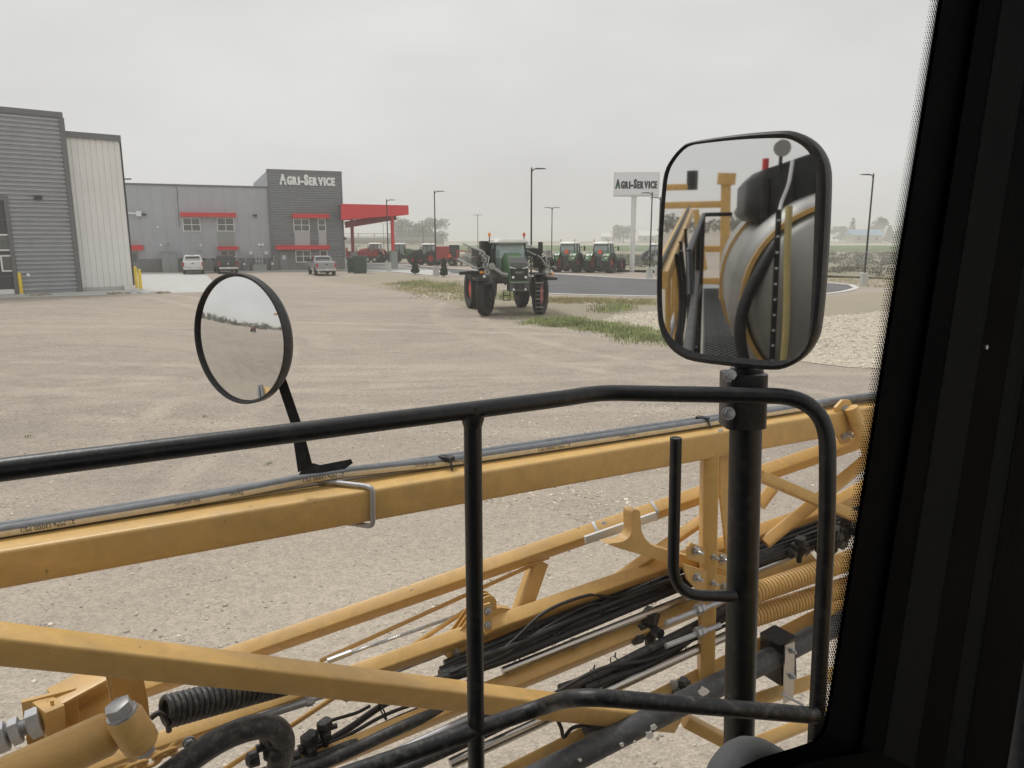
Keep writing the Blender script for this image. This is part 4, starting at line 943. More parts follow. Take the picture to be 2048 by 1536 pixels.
if True:   # extra front pieces on the side left in the photograph
    MB().tube([(1.22, 1.0, 2.33), (.80, 1.25, 2.02), (.55, 1.28, 1.98)], .075, 10).build("intake_pipe", "machine_silver", S)
    b = MB().lathe([(.02, -.12), (.15, -.1), (.15, .1), (.02, .12)], (1.24, 1.0, 2.36), (0, 1, 0), 14); b.build("pipe_cap", "machine_silver", S)
    MB().bar((1.15, .9, 2.2), (.55, 1.1, 1.55), .16, .2, r=.04).build("lift_ram", "machine_black", S)
    MB().bar((2.5, -.7, 1.98), (1.5, -.6, 2.0), .06, .16, r=.02).build("nozzle_wing", "machine_black", S)
    b = MB(); b.box((1.60, .75, 2.08), (.34, .12, .09), 0, .03); b.build("marker_lamp", "orange_marker", S); MB().lathe([(.01, 0), (.07, 0), (.07, .05), (.01, .05)], (1.58, .85, 1.9), (0, 1, 0), 12).build("work_lamp", "lamp_white", S)
    b = MB().box((-1.65, .75, 1.95), (.34, .12, .09), 0, .03); b.build("marker_lamp", "orange_marker", S)
    # ladder in front of the far wheel, hung from the platform
    for x in (-.84, -1.22): MB().tube([(x, .75, 1.95), (x, 1.02, 1.55), (x, 1.06, .18)], .03, 8).build("ladder_rail", "machine_black", S)
    for k in range(8): MB().box((-1.03, 1.07, .25 + .19*k), (.38, .12, .035)).build("ladder_step", "machine_silver" if k % 2 else "machine_grey", S, 0)
    MB().box((-1.28, .25, 1.98), (.8, 1.3, .06)).build("platform", "machine_grey", S, 0)
    for y in (-.3, .8): MB().tube([(-1.62, y, 1.98), (-1.62, y, 2.75)], .025, 6).build("platform_post", "machine_black", S)
    MB().tube([(-1.62, .8, 2.75), (-1.62, -.3, 2.75)], .025, 6).build("platform_rail", "machine_black", S)
    for x in (.30, .62): MB().tube([(x, .6, 1.2), (x, .65, .75)], .022, 6).build("step_rail", "machine_black", S)
    for z in (.76, .98): MB().tube([(.30, .64, z), (.62, .64, z)], .022, 6).build("step", "machine_black", S)

# ------------------------------------------------------------------ pickups, front along +Y
def pickup(label, loc, rz, paint, canopy=False):
    o = thing("pickup_truck", label, "pickup", loc, rz, "pickups parked at the office")
    hw = .98
    # lower body as a lofted hull, rear to front
    rings = []
    for y, zt, w_ in ((-2.85, 1.28, .93), (-2.78, 1.33, .97), (-.95, 1.33, 1.0), (.9, 1.30, 1.0), (2.0, 1.26, .98), (2.65, 1.14, .95), (2.9, .95, .88)):
        rings.append([(-w_*.92, y, .48), (-w_, y, .75), (-w_, y, zt - .2), (-w_*.95, y, zt), (w_*.95, y, zt), (w_, y, zt - .2), (w_, y, .75), (w_*.92, y, .48)])
    MB().loft(rings).build("body", paint, o, 40)
    cab = []
    for z, f, r, w_ in ((1.28, 1.55, -1.0, .95), (1.5, 1.2, -.98, .92), (1.86, .55, -.82, .78), (1.94, .35, -.65, .70)):
        cab.append([(-w_, r, z), (w_, r, z), (w_, f, z), (-w_, f, z)])
    MB().loft(cab).build("cab", paint, o, 40)
    MB().add([(-.74, -1.0, 1.42), (.74, -1.0, 1.42), (.66, -.875, 1.80), (-.66, -.875, 1.80)], [(0, 1, 2, 3)]).build("rear_window", "car_glass", o, 0)
    for s in (-1, 1):
        MB().add([(s*.945, -.75, 1.42), (s*.945, 1.05, 1.42), (s*.82, .52, 1.82), (s*.82, -.62, 1.82)], [(0, 1, 2, 3)]).build("side_window", "car_glass", o, 0)
        MB().box((s*.90, -2.80, 1.05), (.16, .14, .42), 0, .03).build("tail_lamp", "tail_red", o)
        MB().tube([(s*.93, .95, 1.42), (s*1.12, .92, 1.42)], .03, 6).build("mirror_stem", "car_black", o)
        MB().box((s*1.16, .92, 1.45), (.2, .12, .26), 0, .04).build("door_mirror", "car_black", o)
        for y in (-1.75, 1.85):
            wheel(o, "car", (s*.88, y, .41), s, 0, .41, .27, .25, 30, "alloy")
            a = MB(); a.lathe([(.02, 0), (.47, 0), (.47, .012), (.02, .012)], (s*.985, y, .44), (s, 0, 0), 22); a.build("wheel_arch", "machine_black", o)
    MB().add([(-.80, 1.56, 1.32), (.80, 1.56, 1.32), (.66, .66, 1.83), (-.66, .66, 1.83)], [(0, 1, 2, 3)]).build("windscreen", "car_glass", o, 0)
    tg = MB().box((0, -2.865, 1.03), (1.58, .05, .56), 0, .02).build("tailgate", paint, o)
    MB().box((0, -2.90, 1.13), (.26, .03, .07)).build("handle", "car_black", tg, 0)
    MB().box((0, -2.95, .62), (1.9, .2, .2), 0, .05).build("bumper", "chrome", o); MB().box((0, -3.055, .64), (.40, .02, .16)).build("number_plate", "plate", o, 0)
    MB().box((0, 2.9, .8), (1.2, .06, .3), 0, .02).build("grille", "machine_black", o)
    MB().box((0, -2.6, .40), (1.3, .5, .14), 0, .03).build("undertray", "machine_black", o)
    if canopy: MB().box((0, -1.9, 1.36), (1.75, 1.75, .08), 0, .03).build("bed_cover", "car_white", o)
    MB().box((0, -.72, 1.90), (.3, .06, .05)).build("brake_lamp", "tail_red", o, 0)
    return o
hd = math.atan2(-OF.n.x, 1) if False else OF.rz
p = G(387.5, 549); pickup("white pickup parked nose-in at the office wall", (p.x - .0 + OF.n.x*-2.9, p.y + OF.n.y*-2.9, 0), OF.rz, "car_white")
p = G(454, 548); tk = pickup("black pickup parked nose-in beside the white pickup", (p.x + OF.n.x*-2.9, p.y + OF.n.y*-2.9, 0), OF.rz + rad(4), "car_black")
MB().prism([(-.09, .1), (.09, .1), (.05, -.05), (0, -.12), (-.05, -.05)], (1, 0, 0), (0, 0, 1), (0, -2.92, 1.06), .03).build("emblem", "chrome", tk, 0)
p = G(654, 552); a_ = OF.rz + rad(1); pickup("silver pickup with white bed cover parked in front of the sign tower", (p.x - math.sin(a_)*2.9, p.y + math.cos(a_)*2.9, 0), a_, "car_silver", True)
# ------------------------------------------------------------------ plants
def leaf_cloud(name, m, blobs, n, size, parent=None, off=(0, 0, 0), flat=1.0, **props):
    """many small leaf faces spread through ellipsoid clumps"""
    vol = np.array([b[3]*b[4]*b[5] for b in blobs]); pick = rng.choice(len(blobs), n, p=vol/vol.sum())
    B = np.array(blobs)[pick]; d = rng.normal(size=(n, 3)); d /= np.linalg.norm(d, axis=1)[:, None]
    r = rng.random(n)**.45; c = B[:, :3] + d*r[:, None]*B[:, 3:6] - np.array(off)
    a = rng.normal(size=(n, 3)); a /= np.linalg.norm(a, axis=1)[:, None]; b = np.cross(a, rng.normal(size=(n, 3))); b /= np.linalg.norm(b, axis=1)[:, None]
    s = size*(.6 + .8*rng.random(n))[:, None]
    v = np.stack([c - a*s, c + b*s*.55, c + a*s, c - b*s*.55], 1).reshape(-1, 3)
    return raw_mesh(name, m, v, np.arange(4*n).reshape(-1, 4), parent, **props)
def raw_mesh(name, m, v, f, parent=None, **props):
    me = bpy.data.meshes.new(name); k = f.shape[1]
    me.vertices.add(len(v)); me.vertices.foreach_set("co", v.astype(np.float32).ravel())
    me.loops.add(f.size); me.loops.foreach_set("vertex_index", f.ravel().astype(np.int32))
    me.polygons.add(len(f)); me.polygons.foreach_set("loop_start", np.arange(0, f.size, k, dtype=np.int32))
    me.update(calc_edges=True); me.materials.append(MAT[m])
    o = bpy.data.objects.new(name, me); COL.objects.link(o)
    if parent: o.parent = parent
    for a, b in props.items(): o[a] = b
    return o
def tree(label, x, y0, h, spread, m="foliage", n=2600, size=.28, tall=False, kind="broad_tree", blobs=8, group=None, loc=None, bare=0.0):
    p = loc or G(x, y0); o = thing(kind, label, "tree", (p[0], p[1], 0), 0, group)
    t = MB(); t.tube([(0, 0, 0), (.1, 0, h*.3), (0, .1, h*.7)], [h*.035, h*.025, h*.008], 8)
    for k in range(7):
        a = 2*math.pi*k/7; z = h*(.22 + .07*k); e = Vector((math.cos(a)*spread*.75, math.sin(a)*spread*.75, z + h*.25)); t.tube([(0, 0, z), e*.5 + Vector((0, 0, z*.55)), e], [h*.014, h*.009, h*.003], 6)
    t.build("trunk", "bark", o)
    bl = []
    for k in range(blobs):
        if tall:
            z = h*(.15 + .8*k/blobs); r = spread*(1.05 - .9*k/blobs); bl.append((0, 0, z, r, r, h*.10))
        else:
            a = random.random()*6.28; q = spread*.62*random.random()**.5; z = h*(.34 + .62*random.random()**1.3); r = spread*(.22 + .26*random.random())
            bl.append((math.cos(a)*q, math.sin(a)*q, z, r, r, r*.8))
    leaf_cloud("crown", m, bl, n, size, o); return o
tree("largest greyish tree beyond the red canopy, left of its pair", 822, 489.5, 13.5, 16.0, n=5600, size=.55, blobs=14)
tree("thinner greyish tree right of the largest one", 872, 489.5, 15.0, 11.0, n=1900, size=.55, blobs=10)
tree("low greyish bush at the foot of the two trees", 845, 490.5, 7.5, 11.0, n=2200, size=.5, kind="bush", blobs=7)
for x, h, s, tl, lab in ((1677, 11, 2.2, True, "faint tall narrow tree left of the far blue roof"), (1720, 9.5, 6, False, "faint wide tree right of the far blue roof"), (1749, 8, 2.6, True, "faint pointed conifer, the left one of three by the pillar"), (1768, 8, 2.6, True, "faint pointed conifer, the middle one of three by the pillar"), (1785, 9, 2.8, True, "faint pointed conifer, the right one of three nearest the pillar"), (1655, 6, 5, False, "faint low tree touching the big mirror's right edge")):
    tree(lab, x, 0, h*2.5, s*2.5, n=900, size=1.3, tall=tl, kind="far_tree", loc=((x - 1024)/FPX*830/.98, 830), m="conifer" if tl else "foliage", group="far trees right of the big mirror")
tree("faint dark tree behind the lamp posts beside the big mirror", 1310, 0, 20, 6.0, n=900, size=1, kind="far_tree", loc=(140, 700))
tree("faint round tree behind the white far barn", 1243, 0, 15, 13, n=900, size=1.1, kind="far_tree", loc=(105, 710))
# trees and things behind the machine, seen only in the mirrors
fw_ = []
for k in range(300):
    a = rad(185 + 160*rng.random()); d_ = 150 + 60*rng.random(); h_ = 2 + 4.5*rng.random()**2
    fw_.append((math.sin(a)*d_, math.cos(a)*d_, h_*.5, 3 + 4*rng.random(), 3 + 4*rng.random(), h_*.55))
leaf_cloud("far_wood", "foliage", fw_, 16000, .7, kind="stuff", label="distant line of trees reflected in the round mirror", category="wood")
# young conifers by the road
for x, y, h, lab in ((831, 549, 1.9, "small young conifer left of the white lamp post base"), (888, 554, 1.8, "small young conifer right of the white lamp post base")):
    p = G(x, y); o = thing("young_conifer", lab, "tree", (p.x, p.y, 0), 0, "young conifers by the road")
    MB().tube([(0, 0, 0), (0, 0, h)], [.05, .01], 6).build("trunk", "bark", o)
    leaf_cloud("crown", "conifer", [(0, 0, .35 + h*.12*k, .42 - .055*k, .42 - .055*k, .2) for k in range(7)], 900, .11, o)

# ------------------------------------------------------------------ far things
def far_house(name, label, x, d, w_, h, roof, wall="far_wall"):
    X = (x - 1024)/FPX*d/.98; o = thing(name, label, "building", (X, d, 0), 0)
    MB().box((0, 0, h*.5), (w_, w_*.6, h)).build("wall", wall, o, 0)
    MB().add([(-w_*.55, -w_*.36, h), (w_*.55, -w_*.36, h), (w_*.55, w_*.36, h), (-w_*.55, w_*.36, h), (-w_*.55, 0, h*1.75), (w_*.55, 0, h*1.75)], [(0, 1, 5, 4), (2, 3, 4, 5), (3, 0, 4), (1, 2, 5), (0, 3, 2, 1)]).build("roof", roof, o, 0)
    for k in (-.3, 0, .3): MB().box((w_*k, -w_*.31, h*.55), (w_*.1, .08, h*.4)).build("window", "window_dark", o, 0)
far_house("far_house", "faint house with a blue roof among far trees", 1700, 700, 27, 7, "far_roof_blue")
far_house("far_barn", "faint white-roofed barn right of the pylon sign pole", 1292, 800, 26, 7, "white_frame")
far_house("far_shed", "faint white shed on the horizon above the right green tractor", 1217, 820, 24, 6, "white_frame", "white_frame")
MB().tube([((1218-1024)/FPX*810/.98, 810, 0), ((1218-1024)/FPX*810/.98, 810, 15.5)], .3, 8).build("far_mast", "far_wall", None, label="faint slim mast above the white far shed", category="mast")
# road bridge on the left
br = thing("road_bridge", "far grey road bridge with railing seen under the red canopy", "bridge", (-165, 410, 0), rad(4)); br.scale = (1.7, 1.7, 1.7)
MB().box((0, 0, 2.1), (150, 9, 1.1)).build("deck", "bridge_concrete", br, 0); MB().box((0, 0, 1.0), (150, 7, 1.2)).build("bank", "far_pale", br, 0)
for k in range(30): MB().box((-72 + 5*k, -4.3, 3.3), (.3, .3, 1.3)).build("rail_post", "bridge_concrete", br, 0)
for z in (3.0, 3.8): MB().box((0, -4.3, z), (150, .18, .18)).build("rail", "bridge_concrete", br, 0)

# chain-link fence with angled barbed arms
fen = thing("wire_fence", "chain-link fence with angled barbed-wire arms along the far field", "fence", (18, 100, 0), 0)
fa0, fa1 = Vector((16, 101, 0)), Vector((86, 84, 0)); N = 22; fd = (fa1 - fa0)/N; fo = fen.location
for k in range(N + 1):
    q = fa0 + fd*k - fo; MB().tube([q, q + ZA*2.3], .045, 6).build("post", "galvanised", fen); MB().tube([q + ZA*2.3, q + ZA*2.68 + Vector((.30, -.25, 0))], .04, 6).build("barb_arm", "white_frame", fen)
for z, oy in ((.05, 0), (.6, 0), (1.2, 0), (1.75, 0), (2.28, 0), (2.45, -.12), (2.66, -.24)):
    MB().tube([fa0 - fo + Vector((0, oy, z)), fa1 - fo + Vector((0, oy, z))], .012, 4).build("wire", "galvanised", fen)
lk = MB()
L_ = (fa1 - fa0).length; dd = (fa1 - fa0).normalized(); nn_ = int(L_/.5)
for k in range(nn_):
    for s in (-1, 1):
        q = fa0 - fo + dd*(k*.5 + (0 if s > 0 else 2.2)); 
        if 0 <= k*.5 + 2.2 <= L_: lk.tube([q, q + dd*(2.2*s) + ZA*2.25], .006, 3)
lk.build("mesh", "galvanised", fen, 0)

# sage brush beyond the road end and behind the tractors
def scatter_px(n, poly, depth_bias=1.0):
    """ground points spread inside a picture polygon"""
    P = [G(x, y) for x, y in poly]; P = np.array([[p.x, p.y] for p in P]); lo, hi = P.min(0), P.max(0); out = []
    while len(out) < n:
        q = lo + rng.random((n*2, 2))*(hi - lo); inside = np.zeros(len(q), bool); j = len(P) - 1
        for i in range(len(P)):
            c = ((P[i, 1] > q[:, 1]) != (P[j, 1] > q[:, 1])) & (q[:, 0] < (P[j, 0]-P[i, 0])*(q[:, 1]-P[i, 1])/(P[j, 1]-P[i, 1] + 1e-12) + P[i, 0]); inside ^= c; j = i
        out += list(q[inside])
    return np.array(out[:n])
def clustered(n, poly, k, sig):
    c = scatter_px(k, poly); i = rng.integers(0, k, n); s = (sig*(.4 + 1.2*rng.random(k)))[i]
    return c[i] + rng.normal(size=(n, 2))*s[:, None]*np.array([1.6, 1.0])
sg_pts = clustered(300, [(1620, 552), (1730, 549), (1960, 552), (1990, 506), (1600, 508)], 60, 2.2)
leaf_cloud("sage_brush", "sage", [(p[0], p[1], .22, .5 + rng.random()*.8, .5 + rng.random()*.8, .22 + .40*rng.random()) for p in sg_pts], 22000, .13, kind="stuff", label="grey sage brush covering the slope beyond the road end", category="brush")
sg2 = scatter_px(170, [(1230, 536), (1330, 534), (1330, 516), (1120, 516), (1120, 530)])
leaf_cloud("weeds", "sage", [(p[0], p[1], .3, .8 + rng.random()*.8, .8 + rng.random()*.8, .4 + .5*rng.random()) for p in sg2], 9000, .16, kind="stuff", label="pale weeds growing behind the parked green tractors", category="weeds")
# grass
def blades(name, m, pts, h, label, per=26, spread=.22, wd=.012):
    n = len(pts)*per; base = np.repeat(pts, per, 0) + rng.normal(size=(n, 2))*spread
    hh = h*(.4 + .9*rng.random(n)); a = rng.random(n)*6.283; lean = hh*(.15 + .5*rng.random(n))
    dx, dy = np.cos(a), np.sin(a); w_ = wd*(.7 + .8*rng.random(n))
    b0 = np.stack([base[:, 0] - dy*w_, base[:, 1] + dx*w_, np.zeros(n)], 1); b1 = np.stack([base[:, 0] + dy*w_, base[:, 1] - dx*w_, np.zeros(n)], 1)
    m0 = np.stack([base[:, 0] + dx*lean*.35 + dy*w_*.8, base[:, 1] + dy*lean*.35 - dx*w_*.8, hh*.6], 1); m1 = np.stack([base[:, 0] + dx*lean*.35 - dy*w_*.8, base[:, 1] + dy*lean*.35 + dx*w_*.8, hh*.6], 1)
    tip = np.stack([base[:, 0] + dx*lean, base[:, 1] + dy*lean, hh], 1)
    v = np.stack([b0, b1, m0, m1, tip, tip + 1e-4], 1).reshape(-1, 3); i = np.arange(n)*6
    f = np.concatenate([np.stack([i, i+1, i+2, i+3], 1), np.stack([i+3, i+2, i+4, i+5], 1)])
    return raw_mesh(name, m, v, f, kind="stuff", label=label, category="grass")
blades("green_grass", "grass_blade", clustered(420, [(1065, 640), (1150, 638), (1240, 652), (1330, 672), (1345, 690), (1240, 672), (1140, 655), (1065, 648)], 60, .28), .15, "strip of short green grass right of the sprayer's wheel", 26)
blades("grass_clump", "grass_blade", np.concatenate([scatter_px(36, [(806, 566), (850, 562), (862, 572), (820, 577)]), scatter_px(40, [(858, 575), (905, 566), (915, 575), (880, 585)]), scatter_px(24, [(925, 588), (950, 584), (960, 600), (935, 606)]), scatter_px(40, [(1195, 618), (1260, 614), (1262, 624), (1205, 628)]), scatter_px(40, [(1000, 588), (1040, 590), (1040, 603), (1000, 600)])]), .34, "taller green grass clumps along the verge by the sprayer", 14, .36, .012)
blades("dry_verge_grass", "dry_grass", np.concatenate([scatter_px(330, [(770, 568), (840, 562), (930, 572), (960, 600), (900, 600), (800, 582)]), scatter_px(260, [(1090, 596), (1300, 600), (1320, 612), (1100, 606)]), scatter_px(240, [(1650, 556), (1790, 552), (1900, 556), (1900, 580), (1740, 576), (1660, 560)])]), .16, "thin dry yellow grass scattered along the road verge", 18, .40, .010)
blades("small_weeds", "grass_blade", scatter_px(9, [(0, 800), (1100, 800), (1700, 1100), (1700, 1500), (300, 1500), (0, 1100)]), .045, "tiny green weeds sprouting from the gravel yard", 16, .035, .005)

# ------------------------------------------------------------------ stones
def stones(name, m, pts, smin, smax, label, flat=.55, power=2.5):
    n = len(pts); base = np.array([[-1, -1, -.6], [1, -1, -.7], [1.1, .9, -.6], [-.9, 1, -.7], [-.6, -.7, .7], [.7, -.5, .8], [.5, .7, .75], [-.7, .5, .6]])
    s = smin + (smax - smin)*rng.random(n)**power; a = rng.random(n)*6.283
    v = base[None]*(1 + .28*rng.normal(size=(n, 8, 3))); v = v*(s[:, None, None]*.5)*np.stack([.8 + .6*rng.random(n), .8 + .3*rng.random(n), flat*(.7 + .6*rng.random(n))], 1)[:, None, :]
    c, si = np.cos(a)[:, None], np.sin(a)[:, None]; x = v[..., 0]*c - v[..., 1]*si; y = v[..., 0]*si + v[..., 1]*c
    v = np.stack([x + pts[:, 0:1], y + pts[:, 1:2], v[..., 2] + (s*flat*.18)[:, None]], -1).reshape(-1, 3)
    q = np.array([[3, 2, 1, 0], [4, 5, 6, 7], [0, 1, 5, 4], [1, 2, 6, 5], [2, 3, 7, 6], [3, 0, 4, 7]]); f = (q[None] + (np.arange(n)*8)[:, None, None]).reshape(-1, 4)
    o = raw_mesh(name, m, v, f, kind="stuff", label=label, category="stones"); return o
yard = [(0, 610), (1000, 640), (1330, 700), (1780, 760), (1780, 1536), (0, 1536)]
near_yard = [(-60, 800), (1300, 780), (1780, 800), (1780, 1560), (-60, 1560)]
stones("yard_pebbles", "pebble", np.concatenate([scatter_px(12000, near_yard), scatter_px(8000, yard)]), .008, .036, "small tan pebbles spread over the gravel yard", .5, 4.0)
stones("pale_pebbles", "limestone", np.concatenate([clustered(1700, near_yard, 60, .40), clustered(2200, yard, 70, .9), clustered(3200, [(860, 820), (1420, 780), (1420, 1100), (1100, 1080), (860, 900)], 24, .35)]), .008, .052, "whitish pebbles lying in clusters on the gravel yard", .5, 2.6)
lime = [(1185, 650), (1230, 630), (1330, 621), (1500, 628), (1640, 634), (1790, 620), (1960, 625), (1960, 745), (1740, 738), (1600, 724), (1400, 692), (1300, 670), (1230, 658)]
stones("limestone_chippings", "limestone", scatter_px(22000, lime), .03, .12, "bed of pale limestone chippings right of the green grass strip", .6, 2.0)
stones("limestone_scatter", "limestone", np.concatenate([clustered(260, [(870, 588), (920, 586), (935, 600), (890, 602)], 6, .5), clustered(60, [(1275, 598), (1310, 597), (1310, 604), (1275, 604)], 3, .4), clustered(50, [(1180, 608), (1200, 606), (1200, 612)], 3, .3)]), .06, .25, "loose pale limestone pieces on the verge near the sprayer", .6, 1.6)
stones("kerb_debris", "verge_soil", np.concatenate([clustered(40, [(80, 590), (90, 590), (90, 594)], 2, .2), clustered(60, [(225, 586), (240, 586), (240, 589)], 2, .25), clustered(60, [(305, 585), (335, 584), (335, 587)], 3, .25)]), .05, .22, "dark clods of earth along the concrete pad edge", .7, 1.5)
# ------------------------------------------------------------------ the machine the camera sits in
def coil(p0, p1, R, wire, turns, nseg=14):
    d, s, u = basis(Vector(p1) - Vector(p0)); L_ = (Vector(p1) - Vector(p0)).length; N_ = int(turns*nseg)
    return [Vector(p0) + d*(L_*k/N_) + s*(R*math.cos(2*math.pi*k/nseg)) + u*(R*math.sin(2*math.pi*k/nseg)) for k in range(N_ + 1)]
def corrugated(path, r, pitch=None, n=10):
    """bellows-like conduit: radius goes up and down along the path"""
    pitch = pitch or r*.55; out = [Vector(path[0])]; acc = 0
    for a, b in zip(path[:-1], path[1:]):
        a, b = Vector(a), Vector(b); L_ = (b-a).length; k = max(1, int(round(L_/(pitch/2)))); out += [a.lerp(b, (i+1)/k) for i in range(k)]
    rr = [r*(1.0 if i % 2 else .84) for i in range(len(out))]
    return out, rr
def plate(mb, pts, l, th): 
    """flat plate cut to a picture outline on the machine's side plane, th thick"""
    a = [PL(x, y, l) for x, y in pts]; return mb.loft([a, [p + LA*th for p in a]])
def hexd(mb, p, d, r, h): return mb.tube([p, p + d*h*.92, p + d*h], [r, r, r*.86], 6)

# --- boom, folded back along the machine's left side
BR = M(0.6, 2.2, -CAMH)
boom = thing("spray_boom", "folded mustard-yellow spray boom truss running across the foreground", "boom", BR)
def nb(): return MB(BR)
def aL(f): return 2.174 - .0933*f
def aZ(f): return -.780 + .0261*f
AW, AH = .160, .104
def A(f, dl=0.0, dz=0.0): return M(f, aL(f) + dl, aZ(f) + dz)        # dl from the near face, dz from the top
nb().bar(A(-.66, AW/2, -AH/2), A(4.4, AW/2, -AH/2), AW, AH, r=.012, seg=4).build("top_beam", "boom_paint", boom)
def member(name, a, b, w_, h, roll=0.0, r=.007, m_="boom_paint"):
    p0, p1 = PL(*a), PL(*b); d = p1 - p0; e0, e1 = {"brace": (.45, 0), "lower_rail": (.3, .25), "chord": (0, .25)}.get(name, (0, 0))
    return nb().bar(p0 - d*e0, p1 + d*e1, w_, h, r=r, seg=3, roll=roll).build(name, m_, boom)
RB = rad(32)
member("chord", (205, 1403, 2.78), (1720, 880, 2.02), .060, .060, RB)
member("chord", (110, 1560, 2.50), (1640, 1022, 2.08), .058, .058, RB)
member("lower_rail", (560, 1554, 2.28), (1460, 1186, 2.14), .062, .062, RB)
member("lower_rail", (960, 1580, 2.13), (1690, 1207, 1.98), .062, .062, RB)
member("brace", (-70, 1279, 1.95), (1345, 1440, 1.99), .074, .074, rad(9), .009)
member("upright", (1419, 900, 2.02), (1411, 1375, 2.02), .070, .06)
plate(nb(), [(1441, 905), (1476, 903), (1484, 1110), (1455, 1112), (1441, 990)], 2.03, .012).build("upright_plate", "boom_paint", boom)
member("diagonal", (1515, 950, 2.0), (1722, 1038, 1.90), .060, .045, rad(-10))
member("diagonal", (1150, 1216, 2.34), (1404, 1040, 2.12), .045, .03, RB)
member("diagonal", (1530, 1086, 2.08), (1735, 918, 1.97), .05, .035, RB)
member("diagonal", (1520, 1010, 2.2), (1556, 962, 2.2), .05, .05, RB)
member("diagonal", (1660, 1012, 2.05), (1760, 955, 2.0), .05, .05, RB)
member("diagonal", (1370, 1440, 2.0), (1470, 1492, 1.9), .05, .05); member("diagonal", (1480, 1500, 1.92), (1680, 1420, 1.88), .05, .05, RB)
member("diagonal", (1640, 1150+60, 1.95), (1700, 1290, 1.95), .05, .05)
member("post", (1078, 1122, 2.42), (1030, 1258, 2.36), .075, .06, RB)
member("strut", (1500, 1405, 1.95), (1720, 1330, 1.9), .05, .05, RB)
plate(nb(), [(925, 1262), (962, 1240), (1052, 1222), (1046, 1262), (1008, 1290), (925, 1300)], 2.33, .012).build("gusset", "boom_paint", boom)
plate(nb(), [(975, 1230), (1000, 1215), (1022, 1218), (1015, 1245), (985, 1255)], 2.30, .03).build("gusset", "boom_paint", boom)
def weld(a, b, r=.0055):
    a, b = Vector(a), Vector(b); L_ = (b-a).length; n_ = max(6, int(L_/.006)); nb().tube([a.lerp(b, k/n_) + ZA*random.gauss(0, .0008) for k in range(n_ + 1)], [r*(1.0 if k % 2 else .78)*random.uniform(.9, 1.1) for k in range(n_ + 1)], 7).build("weld_bead", "boom_paint", boom)
weld(PL(1398, 918, 2.0), PL(1440, 910, 2.0)); weld(PL(1441, 908, 2.02), PL(1477, 903, 2.02)); weld(PL(1394, 1372, 2.0), PL(1430, 1356, 2.0)); weld(PL(1058, 1130, 2.38), PL(1098, 1116, 2.38)); weld(PL(1010, 1262, 2.32), PL(1050, 1250, 2.32))
weld(PL(104, 1400, 2.2), PL(106, 1438, 2.2)); weld(PL(118, 1412, 2.22), PL(205, 1358, 2.26)); weld(PL(214, 1345, 2.05), PL(226, 1405, 2.05)); weld(PL(700, 1372, 1.98), PL(702, 1374, 1.98))
# rods and wire ropes
def rod(name, a, b, r, m_="boom_paint", n=10): return nb().tube([PL(*a), PL(*b)], r, n).build(name, m_, boom)
rod("tie_rod", (640, 1322, 2.55), (1082, 1122, 2.40), .0085); rod("tie_rod", (440, 1545, 2.40), (945, 1212, 2.40), .0095)
def rope(a, b, r=.0065):
    p0, p1 = PL(*a), PL(*b); d, s, u = basis(p1 - p0); L_ = (p1-p0).length; g = nb()
    for q in range(5):
        N_ = int(L_/.006); g.tube([p0 + d*(L_*k/N_) + (s*math.cos(k*.75 + q*1.2566) + u*math.sin(k*.75 + q*1.2566))*r*.62 for k in range(N_ + 1)], r*.46, 5)
    return g.build("wire_rope", "zinc", boom)
rope((690, 1310, 2.46), (915, 1231, 2.42)); rope((770, 1352, 2.42), (925, 1292, 2.38))
nb().bar(PL(655, 1322, 2.46), PL(702, 1304, 2.46), .024, .020, r=.008).build("rope_socket", "zinc", boom)
# double pulley block
pb = [PL(905, 1296, 2.34), PL(968, 1205, 2.34)]
for k in range(3):
    q = LA*(.024*k - .03); a, b = pb[0] + q, pb[1] + q; d, s, u = basis(b - a, LA)
    pl_ = nb(); w_ = .040; poly = []
    for ang in range(90, 271, 30): poly.append(a + d*(w_*math.cos(rad(ang))) + s*(w_*math.sin(rad(ang))))
    for ang in range(-90, 91, 30): poly.append(b + d*(w_*math.cos(rad(ang))) + s*(w_*math.sin(rad(ang))))
    pl_.loft([poly, [p_ + LA*.006 for p_ in poly]]); pl_.build("pulley_cheek", "boom_paint", boom)
for p_ in pb:
    for k in range(2): nb().lathe([(.008, 0), (.034, 0), (.026, .008), (.034, .016), (.008, .016)], p_ + LA*(-.021 + .024*k), LA, 20, closed_prof=False).build("pulley", "dirty_rubber", boom)
    bb = nb(); bb.hexbolt(p_ - LA*.032, -LA, .011, .010); bb.build("bolt", "zinc", boom)
plate(nb(), [(968, 1210), (981, 1206), (984, 1262), (971, 1270)], 2.24, .008).build("pulley_plate", "boom_paint", boom)
for y in (1222, 1250): g = nb(); g.hexbolt(PL(975, y, 2.24), -LA, .011, .010); g.build("bolt", "zinc", boom)
